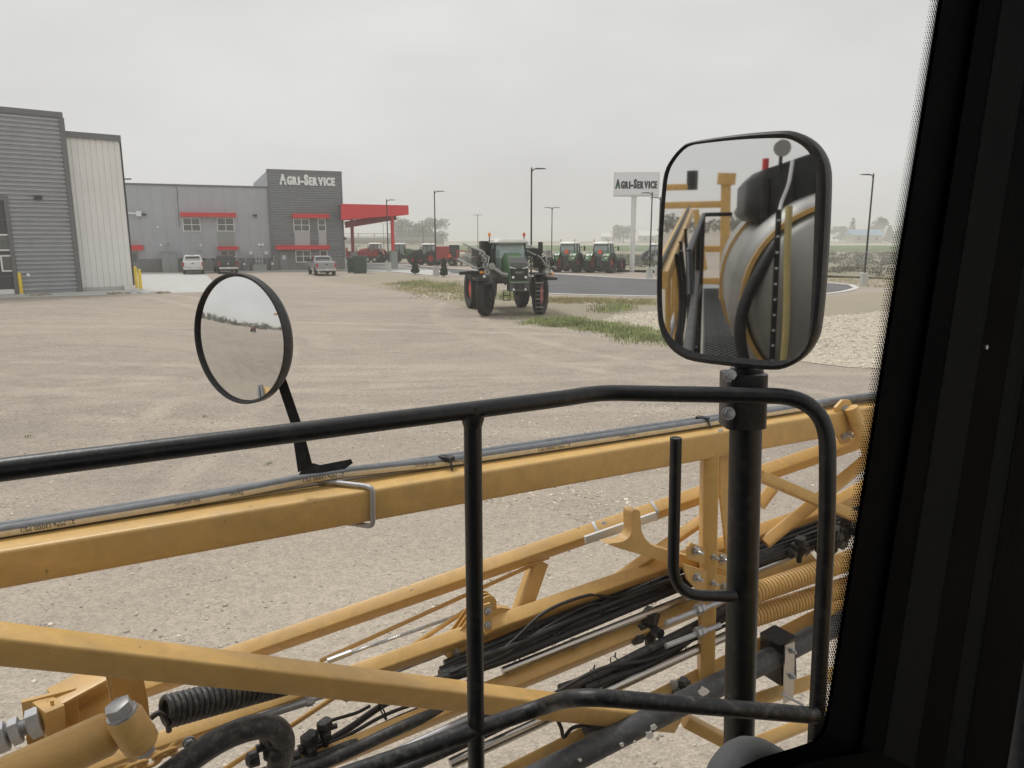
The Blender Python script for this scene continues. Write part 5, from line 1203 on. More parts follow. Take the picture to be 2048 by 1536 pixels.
# hook bracket, bolted plates
plate(nb(), fillet([(1215, 1088, 0), (1250, 1083, 0), (1264, 1068, 0), (1263, 1021, 0), (1280, 1019, 0), (1283, 1066, 0), (1300, 1090, 0), (1462, 1138, 0), (1462, 1166, 0), (1330, 1124, 0), (1236, 1096, 0)], 9) and
      [(p_.x, p_.y) for p_ in fillet([(1215, 1088, 0), (1250, 1083, 0), (1264, 1068, 0), (1263, 1021, 0), (1280, 1019, 0), (1283, 1066, 0), (1300, 1090, 0), (1462, 1138, 0), (1462, 1166, 0), (1330, 1124, 0), (1236, 1096, 0)], 12, 4)], 2.06, .05).build("hook_bracket", "boom_paint", boom)
plate(nb(), [(1376, 1094), (1382, 1086), (1470, 1115), (1470, 1146), (1376, 1118)], 2.0, .010).build("bolt_plate", "boom_paint", boom)
plate(nb(), [(1366, 1128), (1470, 1160), (1466, 1188), (1436, 1200), (1400, 1186), (1376, 1160)], 1.995, .012).build("bolt_plate", "boom_paint", boom)
for x, y in ((1392, 1101), (1423, 1111), (1445, 1117), (1392, 1154), (1422, 1163), (1447, 1173)):
    g = nb(); g.hexbolt(PL(x, y, 1.995), -LA, .0125, .013, .026); g.build("bolt", "zinc", boom)
plate(nb(), [(1672, 815), (1686, 800), (1700, 800), (1712, 826), (1700, 884), (1684, 889), (1674, 868)], 1.93, .012).build("ear_plate", "boom_paint", boom)
nb().tube([PL(1702, 815, 1.90), PL(1760, 960, 1.82)], .028, 16).build("link_tube", "boom_paint", boom)
for x, y in ((1690, 820), (1688, 868)): g = nb(); g.hexbolt(PL(x, y, 1.93), -LA, .016, .014, .03); g.build("bolt", "zinc", boom)
# wear strip held by two band clamps
nb().bar(PL(1170, 1080, 2.22), PL(1312, 1031, 2.15), .016, .032, r=.003).build("wear_strip", "white_plastic", boom)
B0, B1 = PL(205, 1403, 2.78), PL(1720, 880, 2.02)
def at_x(p0, p1, x):
    lo, hi = 0.0, 1.0
    for _ in range(40):
        t = (lo + hi)/2; q = p0.lerp(p1, t) - CAM; xx = 1024 + FPX*q.dot(_rt)/q.dot(_fw)
        if xx < x: lo = t
        else: hi = t
    return p0.lerp(p1, lo)
for x in (1190, 1308):
    c = at_x(B0, B1, x); d, s, u = basis(B1 - B0); q = Matrix.Rotation(RB, 3, d); s, u = q @ s, q @ u
    g = nb(); g.loft([[c + d*t + s*px_ + u*py_ for px_, py_ in rrect(.066, .066, .010, 3)] for t in (-.006, .006)]); g.build("band_clamp", "zinc", boom)
# upright's studs with nuts and the pair of coil springs behind the post
for y0, y1 in ((1246, 1216), (1292, 1262)):
    nb().tube([PL(1332, y0, 1.96), PL(1440, y1 - 12, 1.96)], .0105, 12).build("stud", "galvanised", boom)
    g = nb(); d = (PL(1440, y1 - 12, 1.96) - PL(1332, y0, 1.96)).normalized(); c = PL(1392, y1 + 4, 1.96); hexd(g, c, d, .021, .020); hexd(g, c + d*.022, d, .021, .018); g.build("nut", "galvanised", boom)
for a, b in (((1500, 1189, 1.93), (1735, 1108, 1.90)), ((1497, 1236, 1.93), (1735, 1160, 1.90))):
    p0, p1 = PL(*a), PL(*b); nb().tube(coil(p0, p1, .0365, .0076, (p1-p0).length/.0185, 14), .0072, 6).build("coil_spring", "boom_paint", boom)
# lower left: ram, pin with big hex bolt, channel bracket, adjusting screw, coiled hose
nb().tube([PL(-90, 1606, 2.02)*1.9 - PL(214, 1468, 2.02)*.9, PL(214, 1468, 2.02), PL(228, 1461, 2.02)], [.056, .056, .046], 28).build("hydraulic_ram", "boom_paint", boom)
a, b = PL(243, 1424, 1.97), PL(289, 1497, 1.97); d = (b-a).normalized()
nb().tube([a + d*.008, a + d*.02, b - d*.02, b - d*.008], [.040, .045, .045, .036], 26).build("ram_eye", "boom_paint", boom)
nb().tube([a.lerp(b, .66), a.lerp(b, .70)], .0462, 26).build("eye_band", "boom_paint", boom)
nb().tube([PL(222, 1464, 2.02), PL(262, 1458, 1.99)], .026, 16).build("ram_neck", "boom_paint", boom)
g = nb(); g.cyl(a + d*.010, a, .038, 24); hexd(g, a + d*.002, -d, .033, .030); g.build("bolt", "galvanised", boom)
g = nb(); hexd(g, b - d*.01, d, .024, .026); g.build("nut", "galvanised", boom)
plate(nb(), [(210, 1342), (283, 1340), (296, 1400), (300, 1440), (290, 1475), (252, 1470), (228, 1408)], 2.08, .03).build("pin_plate", "boom_paint", boom)
ch_a, ch_b = PL(112, 1428, 2.25), PL(226, 1366, 2.30)
for dz in (.05, -.05): nb().bar(ch_a + ZA*dz, ch_b + ZA*dz, .11, .010, r=.003).build("channel_flange", "boom_paint", boom)
nb().bar(ch_a + LA*.05, ch_b + LA*.05, .010, .09, r=.003).build("channel_web", "boom_paint", boom)
nb().bar(ch_a - FA*.01 + ZA*.065, ch_a - FA*.01 - ZA*.065, .13, .014, up=LA, r=.003).build("channel_end", "boom_paint", boom)
nb().bar(PL(78, 1440, 2.20), PL(116, 1424, 2.22), .085, .075, r=.006).build("nut_block", "boom_paint", boom)
t0, t1 = PL(-60, 1502, 2.2), PL(80, 1441, 2.2); d = (t1 - t0).normalized(); L_ = (t1-t0).length
thr = [t0 + d*(L_*k/60) for k in range(61)]; nb().tube(thr, [.022 if k % 2 else .019 for k in range(61)], 14).build("adjusting_screw", "galvanised", boom)
for t in (.46, .70, .96): g = nb(); hexd(g, t0 + d*(L_*t - .02), d, .040 if t != .70 else .036, .032 if t != .70 else .024); g.build("nut", "galvanised", boom)
# turnbuckle
rod("turnbuckle_body", (500, 1440, 2.30), (628, 1399, 2.30), .0135, "galvanised", 14); rod("turnbuckle_thread", (620, 1401, 2.30), (672, 1385, 2.30), .008, "galvanised")
g = nb(); hexd(g, PL(612, 1404, 2.30), (PL(628, 1399, 2.3) - PL(500, 1440, 2.3)).normalized(), .018, .022); g.build("nut", "galvanised", boom)
for dl in (-.012, .012): nb().bar(PL(664, 1388, 2.30) + LA*dl, PL(694, 1388, 2.30) + LA*dl, .006, .024, r=.003).build("clevis", "galvanised", boom)
g = nb(); g.hexbolt(PL(692, 1393, 2.26), -LA, .011, .014); g.build("bolt", "zinc", boom)
nb().tube([PL(376, 1490, 2.02), PL(420, 1478, 2.02)], .006, 8).build("hook_rod", "galvanised", boom); g = nb(); g.hexbolt(PL(378, 1484, 2.0), -LA, .012, .012); g.build("bolt", "galvanised", boom)
# H clamp on the grey pipe
nb().bar(PL(1555, 1270, 1.93), PL(1558, 1350, 1.93), .115, .10, up=FA, r=.012).build("pipe_clamp", "black_paint", boom)
plate(nb(), [(1571, 1292), (1590, 1284), (1587, 1398), (1568, 1408)], 1.845, .006).build("clamp_strap", "stainless", boom)
for y in (1301, 1352): g = nb(); g.hexbolt(PL(1583, y, 1.845), -LA, .010, .010, .014); g.build("bolt", "zinc", boom)
nb().tube([PL(1564, 1388, 1.83), PL(1606, 1410, 1.80)], .006, 8).build("clamp_pin", "galvanised", boom)
# nozzle bodies hanging from the spray lines
def nozzle(x, y, l, s=1.0):
    c = PL(x, y, l); g = nb(); g.box(c, (.05*s, .05*s, .075*s), MA, .01); g.cyl(c - ZA*.03*s, c - ZA*.085*s, .020*s, 10, .014*s); g.cyl(c + LA*.05*s, c - LA*.055*s, .018*s, 10); g.cyl(c + FA*.06*s + ZA*.01, c - FA*.05*s + ZA*.01, .014*s, 10)
    g.box(c + ZA*.045*s, (.07*s, .05*s, .03*s), MA, .008); g.lathe([(.01, 0), (.026*s, 0), (.026*s, .03*s), (.01, .04*s)], c - ZA*.02*s - FA*.045*s, (-FA), 10); g.build("nozzle_body", "dirty_rubber", boom)
for q in ((1300, 1254, 2.16, 1.2), (1366, 1374, 2.02, .6), (1205, 1434, 2.06, 1.1), (1244, 1440, 2.03, .9), (1600, 1096, 2.05, .8), (1664, 1082, 2.0, 1.1), (1692, 1058, 2.0, 1.0), (650, 1464, 2.28, .7), (620, 1494, 2.28, .8), (545, 1494, 2.0, .9)): nozzle(*q)

# --- spray pipes and hoses, each a thing of its own lying on the boom
def line(name, label, cat, pts, r, m_, corr=False, n=12, group=None, smooth=8, wob=0.0):
    P_ = [PL(*p_) for p_ in pts]; P_ = catmull(P_, smooth) if len(P_) > 2 else P_
    if wob: P_ = [p_ + Vector((random.gauss(0, wob), random.gauss(0, wob), random.gauss(0, wob))) for p_ in P_]
    g = MB()
    if corr: q, rr = corrugated(P_, r); g.tube(q, rr, n)
    else: g.tube(P_, r, n)
    o = g.build(name, m_, None, 50 if not corr else 80); tag(o, label, cat, group); return o
line("spray_pipe", "bright steel spray pipe, the upper of two along the boom", "pipe", [(1005, 1343, 2.21), (1700, 1066, 2.06)], .0165, "stainless", n=18)
line("spray_pipe", "bright steel spray pipe, the lower of two, passing the yellow upright", "pipe", [(900, 1528, 2.10), (1470, 1263, 2.02)], .0195, "stainless", n=18)
line("supply_pipe", "thick dark grey pipe with bird droppings running under the springs", "pipe", [(1050, 1566, 1.93), (1740, 1216, 1.90)], .045, "grey_pipe", n=24)
line("rubber_hose", "thick black hose bending down hard at the lower left", "hose", [(300, 1580, 1.96), (365, 1530, 1.96), (440, 1480, 1.96), (505, 1455, 1.96), (548, 1456, 1.97), (566, 1484, 1.98), (556, 1535, 2.0), (540, 1590, 2.0)], .034, "dirty_rubber", n=20)
line("rubber_hose", "fat black hose lying on the upper steel spray pipe", "hose", [(880, 1352, 2.26), (1000, 1312, 2.25), (1130, 1256, 2.24), (1260, 1203, 2.22), (1400, 1148, 2.18), (1540, 1104, 2.12), (1720, 1036, 2.08)], .0225, "dirty_rubber", n=16)
line("conduit", "ribbed black conduit strapped above the fat hose", "conduit", [(880, 1340, 2.28), (1000, 1292, 2.27), (1130, 1240, 2.26), (1260, 1184, 2.24), (1400, 1128, 2.20), (1560, 1082, 2.14), (1720, 1020, 2.1)], .0135, "rubber", True)
for k, (dy, lab) in enumerate(((-12, "thin black cable looping highest over the strapped bundle"), (4, "thin black cable lying in the middle of the strapped bundle"), (18, "thin black cable lowest in the strapped bundle"))):
    line("cable", lab, "cable", [(900, 1352 + dy*.5, 2.22), (1010, 1306 + dy, 2.21), (1090, 1254 + dy*2 - 6, 2.21), (1180, 1204 + dy*1.2, 2.21), (1230, 1206 + dy, 2.21), (1340, 1166 + dy*.6, 2.19), (1480, 1124 + dy*.5, 2.14), (1700, 1046 + dy*.6, 2.06)], .0065, "rubber", n=8, group="cables in the strapped bundle")
line("rubber_hose", "black hose above the lower steel spray pipe", "hose", [(1120, 1378, 2.10), (1190, 1352, 2.10), (1290, 1302, 2.08), (1390, 1252, 2.06), (1470, 1206, 2.04), (1560, 1170, 2.02)], .0185, "dirty_rubber", n=14)
line("conduit", "ribbed black conduit between the black hose and the lower steel pipe", "conduit", [(1170, 1378, 2.08), (1240, 1350, 2.07), (1320, 1318, 2.07), (1390, 1270, 2.07), (1470, 1212, 2.06)], .018, "rubber", True, n=12)
line("cable", "slack black cable between the yellow upright and the lower conduit", "cable", [(1100, 1392, 2.08), (1200, 1338, 2.06), (1300, 1318, 2.05), (1385, 1280, 2.05), (1480, 1238, 2.03)], .0075, "rubber", n=8)
line("conduit", "ribbed black conduit climbing past the yellow brace at lower left", "conduit", [(520, 1545, 2.30), (600, 1512, 2.32), (690, 1462, 2.34), (770, 1408, 2.36), (850, 1372, 2.36), (900, 1350, 2.34)], .0135, "rubber", True)
line("rubber_hose", "black hose beneath the climbing ribbed conduit at lower left", "hose", [(470, 1580, 2.22), (600, 1528, 2.24), (720, 1480, 2.26), (800, 1438, 2.28), (900, 1402, 2.28), (1000, 1360, 2.26)], .0155, "dirty_rubber", n=14)
line("rubber_hose", "second black hose beneath the ribbed conduit at lower left", "hose", [(500, 1590, 2.20), (640, 1530, 2.21), (760, 1470, 2.23), (860, 1424, 2.24), (960, 1385, 2.24)], .0135, "rubber", n=12)
line("conduit", "ribbed black conduit along the bottom edge left of the rail post", "conduit", [(720, 1548, 2.10), (780, 1518, 2.10), (850, 1498, 2.10), (910, 1470, 2.10), (1010, 1430, 2.10)], .0165, "rubber", True)
line("cable", "black cable looping below the rail bend near the nozzle", "cable", [(1110, 1430, 2.06), (1122, 1455, 2.05), (1128, 1474, 2.05), (1145, 1456, 2.05), (1180, 1450, 2.05), (1230, 1452, 2.04), (1255, 1440, 2.03)], .0075, "rubber", n=8)
line("cable", "thin black cable hanging in a loop under the lower rail", "cable", [(1175, 1420, 2.04), (1180, 1450, 2.04), (1200, 1466, 2.04), (1236, 1458, 2.03)], .004, "rubber", n=8)
line("cable", "black plug lead rising beside the climbing conduit", "cable", [(634, 1452, 2.32), (672, 1438, 2.33), (712, 1426, 2.34), (740, 1412, 2.35)], .006, "rubber", n=8)
line("cable", "dark cable slanting behind the lower rail left of its bend", "cable", [(700, 1540, 2.16), (940, 1448, 2.14), (1080, 1400, 2.12)], .0085, "rubber", n=8)
line("rubber_hose", "black hose running just under the ribbed conduit of the upper bundle", "hose", [(870, 1362, 2.23), (1000, 1322, 2.22), (1130, 1270, 2.21), (1260, 1216, 2.19), (1400, 1160, 2.15), (1540, 1116, 2.09), (1720, 1052, 2.04)], .017, "rubber", n=14)
line("rubber_hose", "dusty black hose at the back of the upper bundle", "hose", [(890, 1330, 2.30), (1010, 1280, 2.29), (1130, 1226, 2.28), (1260, 1172, 2.26), (1400, 1118, 2.22), (1560, 1070, 2.16), (1720, 1008, 2.12)], .019, "dirty_rubber", n=14)
line("conduit", "second ribbed black conduit lying in front in the upper bundle", "conduit", [(940, 1322, 2.21), (1040, 1286, 2.20), (1160, 1232, 2.20), (1290, 1182, 2.18), (1400, 1142, 2.15)], .0125, "rubber", True)
line("rubber_hose", "black hose under the lower ribbed conduit beside the steel pipe", "hose", [(1060, 1422, 2.11), (1180, 1368, 2.11), (1290, 1318, 2.09), (1400, 1262, 2.07), (1480, 1218, 2.05)], .017, "dirty_rubber", n=14)
line("rubber_hose", "black hose leaving the bend and passing under the lower left bundle", "hose", [(560, 1560, 2.20), (680, 1512, 2.21), (800, 1456, 2.22), (910, 1410, 2.23), (1020, 1366, 2.23)], .021, "dirty_rubber", n=14)
line("rubber_hose", "black hose running along the lower steel pipe to the bottom edge", "hose", [(760, 1560, 2.12), (880, 1508, 2.12), (1000, 1452, 2.12), (1110, 1400, 2.11)], .018, "dirty_rubber", n=14)
line("spray_pipe", "dull steel pipe crossing the bottom edge left of the rail post", "pipe", [(640, 1575, 2.16), (1010, 1405, 2.16)], .016, "galvanised", n=14)
for k, (dy, lab) in enumerate(((0, "thin cable lying on top of the lower left bundle"), (16, "thin cable half buried in the lower left bundle"))):
    line("cable", lab, "cable", [(560, 1520 + dy, 2.28), (680, 1478 + dy*.6, 2.29), (770, 1430 + dy, 2.30), (860, 1396 + dy*.7, 2.30), (960, 1352 + dy, 2.28)], .0065, "rubber", n=8)
cl = MB(); cl.tube(coil(PL(330, 1424, 2.20), PL(604, 1352, 2.36), .0415, .0085, 27, 16), .0088, 7)
cl.tube(catmull([PL(302, 1436, 2.18), PL(318, 1426, 2.18), PL(334, 1440, 2.18), PL(338, 1462, 2.19)], 6), .0085, 8)
tag(cl.build("coiled_hose", "dirty_rubber", None, 60), "black coiled air hose with white specks at lower left", "hose")
# ties round the bundles
for k, (x, y, l, r, dx, dy) in enumerate(((1100, 1272, 2.24, .040, 40, -17), (1172, 1240, 2.24, .040, 40, -17), (1300, 1190, 2.21, .042, 40, -16), (1030, 1308, 2.24, .036, 40, -17), (1190, 1352, 2.09, .030, 40, -20), (1232, 1330, 2.08, .036, 40, -20), (765, 1422, 2.31, .034, 40, -22), (1360, 1292, 2.06, .036, 40, -22), (1350, 1166, 2.20, .040, 40, -16))):
    a = PL(x, y, l); d, s, u = basis(PL(x + dx, y + dy, l) - a); g = nb(); g.loft([[a + d*t + (s*math.cos(q*.5236) + u*math.sin(q*.5236))*r for q in range(12)] for t in (-.003, .003)], cap=False)
    g.tube([a + u*r, a + u*(r + .012), a + u*(r + .022) + s*.006], .003, 5); g.build("cable_tie", "rubber", boom)
for x, y, l, r in ((1148, 1287, 2.2, .022), (1350, 1371, 2.04, .024), (1640, 1092, 2.07, .024), (1610, 1102, 2.08, .024), (893, 1418, 2.26, .036)):
    a = PL(x, y, l); d, s, u = basis(PL(x + 40, y - 16, l) - a); g = nb(); g.loft([[a + d*t + (s*math.cos(q*.5236) + u*math.sin(q*.5236))*r for q in range(12)] for t in (-.008, .008)]); g.build("pipe_band", "galvanised", boom)
# yellow chain at the bottom edge
chn = thing("chain", "short yellow-painted chain at the lower left corner", "chain", PL(300, 1530, 2.1))
for k in range(5):
    c = PL(240 + 30*k, 1546 - 13*k, 2.12); d, s, u = basis(PL(300, 1520, 2.12) - PL(240, 1546, 2.12)); v_ = (s*.6 + u*.8).normalized() if k % 2 else (s*.8 - u*.6).normalized()
    ring = [c + d*(.030*math.copysign(abs(math.cos(t))**.8, math.cos(t))) + v_*(.016*math.sin(t)) for t in [2*math.pi*q/18 for q in range(18)]]
    g = MB(chn.location); g.tube(ring, .0065, 8, closed=True); g.build("link", "boom_paint", chn)

# --- hydraulic hoses on the top beam with a printed stripe
hp = [(-.64, .105, .018), (-.45, .105, .018), (-.247, .105, .018), (.1, .106, .02), (.35, .108, .024), (.6, .110, .034), (.8, .108, .028), (1.0, .100, .02), (1.3, .09, .02), (1.9, .08, .02), (2.3, .08, .02), (3.2, .08, .02)]
hose_path = catmull([A(*q) for q in hp], 24)
HR = .0180
hz = MB(); hz.tube(hose_path, HR, 16); h1 = hz.build("hydraulic_hose", "hose_rubber", None, 50); tag(h1, "grey hydraulic hose with a printed cream stripe lying on the top beam", "hose")
hz2 = MB(); hz2.tube(catmull([A(*q) for q in ((-.64, .143, .016), (.6, .145, .018), (1.05, .137, .020), (1.4, .126, .022), (1.9, .116, .022), (2.5, .10, .02), (2.9, .06, .03), (3.3, .02, .02), (4.2, .06, .02))], 16), .0155, 14)
tag(hz2.build("hydraulic_hose", "hose_rubber", None, 50), "second paler hose lying behind the printed hose on the top beam", "hose")
cum = [0.0]
for a, b in zip(hose_path[:-1], hose_path[1:]): cum.append(cum[-1] + (b-a).length)
def on_hose(s, ang, r):
    i = 0
    while i < len(cum) - 2 and cum[i+1] < s: i += 1
    t = (s - cum[i])/(cum[i+1] - cum[i]); p_ = hose_path[i].lerp(hose_path[i+1], t); d = (hose_path[i+1] - hose_path[i]).normalized()
    n_ = (-LA - d*(-LA).dot(d)).normalized(); u_ = d.cross(n_); u_ = u_ if u_.z > 0 else -u_
    return p_ + (n_*math.cos(ang) + u_*math.sin(ang))*r
st = MB(h1.location); N_ = 150; S0, S1 = cum[0], cum[-1]*.86
st.loft([[on_hose(S0 + (S1-S0)*k/N_, rad(q), HR + .0008) for q in (-36, -20, -4, 10, 18)] for k in range(N_ + 1)], cap=False, closed=False); st.build("stripe", "cream_print", h1, 60)
def hose_text(s, s0, size, a0=-20):
    vs, fs = text_mesh(s, size, 0.0002, 0.0)
    mb = MB(); mb.add([on_hose(s0 - v.x*1.05, rad(18) - v.y/HR, HR + .0014 + v.z*0) for v in vs], fs); mb.build("lettering", "black_print", h1, 0)
def s_at(f):
    return min(zip(cum, hose_path), key=lambda q: abs((q[1] - A(f)).dot(FA)))[0]
def s_px(x):
    return min(zip(cum, hose_path), key=lambda q: abs(1024 + FPX*(q[1] - CAM).dot(_rt)/(q[1] - CAM).dot(_fw) - x) if (q[1] - CAM).dot(_fw) > .1 else 1e9)[0]
for x_, t, sz_ in ((150, "21 MPa (3000 PSI)", .0165), (402, "ISO 18752-AC", .011), (486, "Parker", .014), (684, "21 MPa (3000 PSI)", .0165), (866, "ISO 18752-AC", .011), (924, "Parker", .014), (1130, "21 MPa (3000 PSI)", .0165), (1262, "ISO 18752-AC", .011)): hose_text(t, s_px(x_), sz_)
# ties on the hoses
for f in (1.0, 2.06):
    c = A(f, .09, .018); g = nb(); g.box(c + ZA*.016, (.03, .05, .016), MA, .004); g.tube([A(f, -.004 + .05, .004), A(f, .06, .036), A(f, .09, .042), A(f, .12, .036), A(f, .14, .004)], .004, 6); g.build("hose_clip", "rubber", boom)
# white stains
def stain(pts, l, name="bird_dropping"):
    g = MB(BR); g.loft([[PL(x, y, l) for x, y in pts], [PL(x, y, l) + LA*.002 for x, y in pts]]); g.build(name, "bird_lime", boom, 0)
lb = aL(1.95) - .003
stain([(1436, 858), (1446, 857), (1444, 880), (1441, 905), (1439, 880)], lb)
for x, y, l, s in ((828, 1182, 2.50, 8), (820, 1172, 2.52, 4), (1208, 1046, 2.27, 6), (790, 1313, 2.38, 4), (776, 1318, 2.38, 5)):
    stain([(x + s*math.cos(t)*(.7 + .5*random.random()), y + s*.7*math.sin(t)*(.7 + .5*random.random())) for t in [k*.6283 for k in range(10)]], l)
for x, y, s, l in ((1300, 1470, 9, 1.862), (1308, 1455, 7, 1.862), (1316, 1478, 4, 1.862), (1244, 1490, 5, 1.868), (1270, 1484, 3, 1.868), (1408, 1383, 10, 1.858), (1160, 1520, 4, 1.87)):
    stain([(x + s*math.cos(t)*(.6 + .6*random.random()), y + s*math.sin(t)*(.6 + .6*random.random())) for t in [k*.6283 for k in range(10)]], l)

# --- access railing
RR = .0165; RL, RZ = 1.19, -.31
rail = thing("guard_rail", "black tubular guard rail crossing the foreground with two uprights", "railing", M(.6, RL, -CAMH))
def nr(): return MB(rail.location)
Pb = M(.845, RL, RZ); e1 = Pd(1440, 789, 1.50); e2 = Pd(1656, 792, 1.455); e3 = Pd(1656, 1010, 1.465); e4 = Pd(1624, 1600, 1.60)
top_pts = fillet([M(-5.0, RL, RZ), Pb, e1, e2, e3, e4], .145, 12)
top_pts = fillet([M(-10.5, RL, RZ), M(.80, RL, RZ), Pd(1200, 785, 1.515), Pd(1460, 790, 1.505)], .10, 8)[:-1] + fillet([Pd(1440, 789.5, 1.505), Pd(1654, 794, 1.47), Pd(1656, 1010, 1.475), Pd(1624, 1620, 1.60)], .15, 12)[1:]
nr().tube(top_pts, RR, 18).build("top_rail", "black_paint", rail)
Pm = PL(945, 812, RL); zb = -1.35
nr().tube([Pm, Pm + ZA*(-1.1)], RR*1.02, 16).build("upright", "black_paint", rail)
low = fillet([PL(600, 1583, RL), PL(1088, 1412, RL), Pd(1150, 1391, 1.42), Pd(1632, 1431, 1.53)], .10, 10)
nr().tube(low, RR*1.03, 18).build("lower_rail", "worn_black_paint", rail)
zw = -1.2
for f in (-1.2, -2.4, -3.6, -4.8, -6.2, -7.6, -9.0, -10.5): nr().tube([M(f, RL, RZ), M(f, RL, zw)], RR, 12).build("upright", "black_paint", rail)
nr().tube([M(-10.5, RL, -.78), M(-1.2, RL, -.78)], RR, 12).build("middle_rail", "black_paint", rail)
rp_ = fillet([M(-.9, 1.225, -.12), M(-3.4, 1.165, .06), M(-3.5, .95, .06)], .06)
nr().tube(rp_, RR, 12).build("rear_rail", "black_paint", rail); nr().tube([M(-.9, 1.225, -.12), M(-.75, 1.21, RZ)], RR, 12).build("rear_rail", "black_paint", rail)
nr().tube([M(-1.0, 1.22, -.55), M(-3.45, 1.165, -.5)], RR*.8, 12).build("rear_rail", "black_paint", rail)
for f, l, z in ((-1.3, 1.215, -.09), (-2.3, 1.19, -.02), (-3.45, 1.165, .06)): nr().tube([M(f, l, z), M(f, l, zw)], RR, 12).build("upright", "black_paint", rail)
for p_ in (Pm - ZA*.012,): nr().lathe([(RR*1.02, -.02), (RR*1.25, -.008), (RR*1.45, .004)], p_ - ZA*.008, (0, 0, 1), 16).build("weld", "black_paint", rail)

# --- big mirror on its post
pt_, pm_ = Pd(1494, 735, 1.585), Pd(1476, 1560, 1.735)
post = thing("mirror_post", "thick black tube post carrying the big square mirror", "post", pm_)
MB(pm_).tube([pt_, pm_], .0345, 24).build("tube", "black_paint", post)
hk = fillet([Pd(1352, 876, 1.55), Pd(1345, 1190, 1.60), Pd(1470, 1193, 1.63)], .075, 10)
hkb = MB(pm_); hkb.tube(hk, .0125, 14); hkb.build("hook_tube", "black_paint", post)
MB(pm_).lathe([(.0126, -.004), (.0126, .0006), (.0095, .0006), (.0095, -.03)], hk[0], (0, 0, 1), 16).build("tube_mouth", "rubber", post)
rr_ = ray(1407, 433).normalized(); MN = -(rr_ + FA).normalized(); MC = Pd(1483, 498, 1.5)
def MP(x, y, off=0.0):
    r = ray(x, y); return CAM + r*((MC - CAM).dot(MN)/r.dot(MN)) + MN*off
def Z6(a, b): return 1290 + a/2.955, 240 + b/2.955
outer = [(290, 127), (560, 84), (820, 62), (905, 74), (985, 115), (1042, 175), (1076, 250), (1088, 350), (1078, 650), (1055, 1000), (1030, 1230), (1005, 1310), (955, 1385), (895, 1435), (820, 1470), (740, 1478), (560, 1462), (300, 1430), (200, 1392), (132, 1325), (95, 1245), (80, 1150), (76, 950), (88, 680), (108, 410), (126, 300), (170, 222), (220, 165)]
inner = [(300, 146), (560, 118), (800, 110), (870, 122), (940, 165), (985, 225), (1004, 310), (1006, 400), (998, 650), (985, 1000), (965, 1250), (945, 1330), (895, 1390), (820, 1416), (740, 1418), (560, 1402), (330, 1376), (215, 1332), (145, 1265), (112, 1190), (102, 1100), (100, 950), (106, 680), (122, 430), (140, 310), (170, 245), (215, 190), (250, 162)]
mir = thing("wing_mirror", "big rounded-square wing mirror in a black frame on the post", "mirror", MC)
def smooth_outline(pts): return [(v.x, v.y) for v in catmull([Vector((*Z6(*p_), 0)) for p_ in pts], 5, True)]
oo, ii = smooth_outline(outer), smooth_outline(inner)
cx = sum(p_[0] for p_ in ii)/len(ii); cy = sum(p_[1] for p_ in ii)/len(ii)
def resamp(pts, n=120):
    out = []
    for k in range(n):
        a = 2*math.pi*k/n; best = None
        for i in range(len(pts)):
            x1, y1 = pts[i][0]-cx, pts[i][1]-cy; x2, y2 = pts[(i+1) % len(pts)][0]-cx, pts[(i+1) % len(pts)][1]-cy
            dx, dy = math.cos(a), math.sin(a); den = dx*(y2-y1) - dy*(x2-x1)
            if abs(den) < 1e-9: continue
            t = (x1*(y2-y1) - y1*(x2-x1))/den; u_ = (x1*dy - y1*dx)/den
            if t > 0 and -1e-6 <= u_ <= 1 + 1e-6: best = t if best is None else max(best, t)
        out.append((cx + math.cos(a)*best, cy + math.sin(a)*best))
    return out
oo, ii = resamp(oo), resamp(ii)
def mixp(t): return [(a[0] + (b[0]-a[0])*t, a[1] + (b[1]-a[1])*t) for a, b in zip(oo, ii)]
MP_ = lambda pts, off: [MP(x, y, off) for x, y in pts]
shr = lambda pts, k: [(cx + (x-cx)*k, cy + (y-cy)*k) for x, y in pts]
MB(MC).loft([MP_(ii, -.001), MP_(mixp(.85), .006), MP_(mixp(.5), .011), MP_(mixp(.15), .008), MP_(oo, -.002), MP_(oo, -.022), MP_(shr(oo, .97), -.036), MP_(shr(oo, .7), -.055)], cap=True).build("frame", "rubber", mir, 50)
gl = MB(MC); gl.add(MP_(shr(ii, 1.005), .0012), [tuple(range(len(ii)))]); gl.build("mirror_glass", "mirror_glass", mir, 0)
g = MB(MC); bp0, bp1 = Pd(1487, 745, 1.565), Pd(1484, 850, 1.585)
g.bar(bp0, bp1, .092, .085, up=_rt, r=.02, seg=4); g.build("bracket", "black_paint", mir)
MB(MC).tube([MC - MN*.06, Pd(1490, 640, 1.60), Pd(1490, 748, 1.585)], .022, 14).build("stem", "black_paint", mir)
for x, y in ((1460, 751), (1457, 827)): g = MB(MC); g.hexbolt(Pd(x, y, 1.530), -_fw, .0095, .009); g.build("bolt", "galvanised", mir)

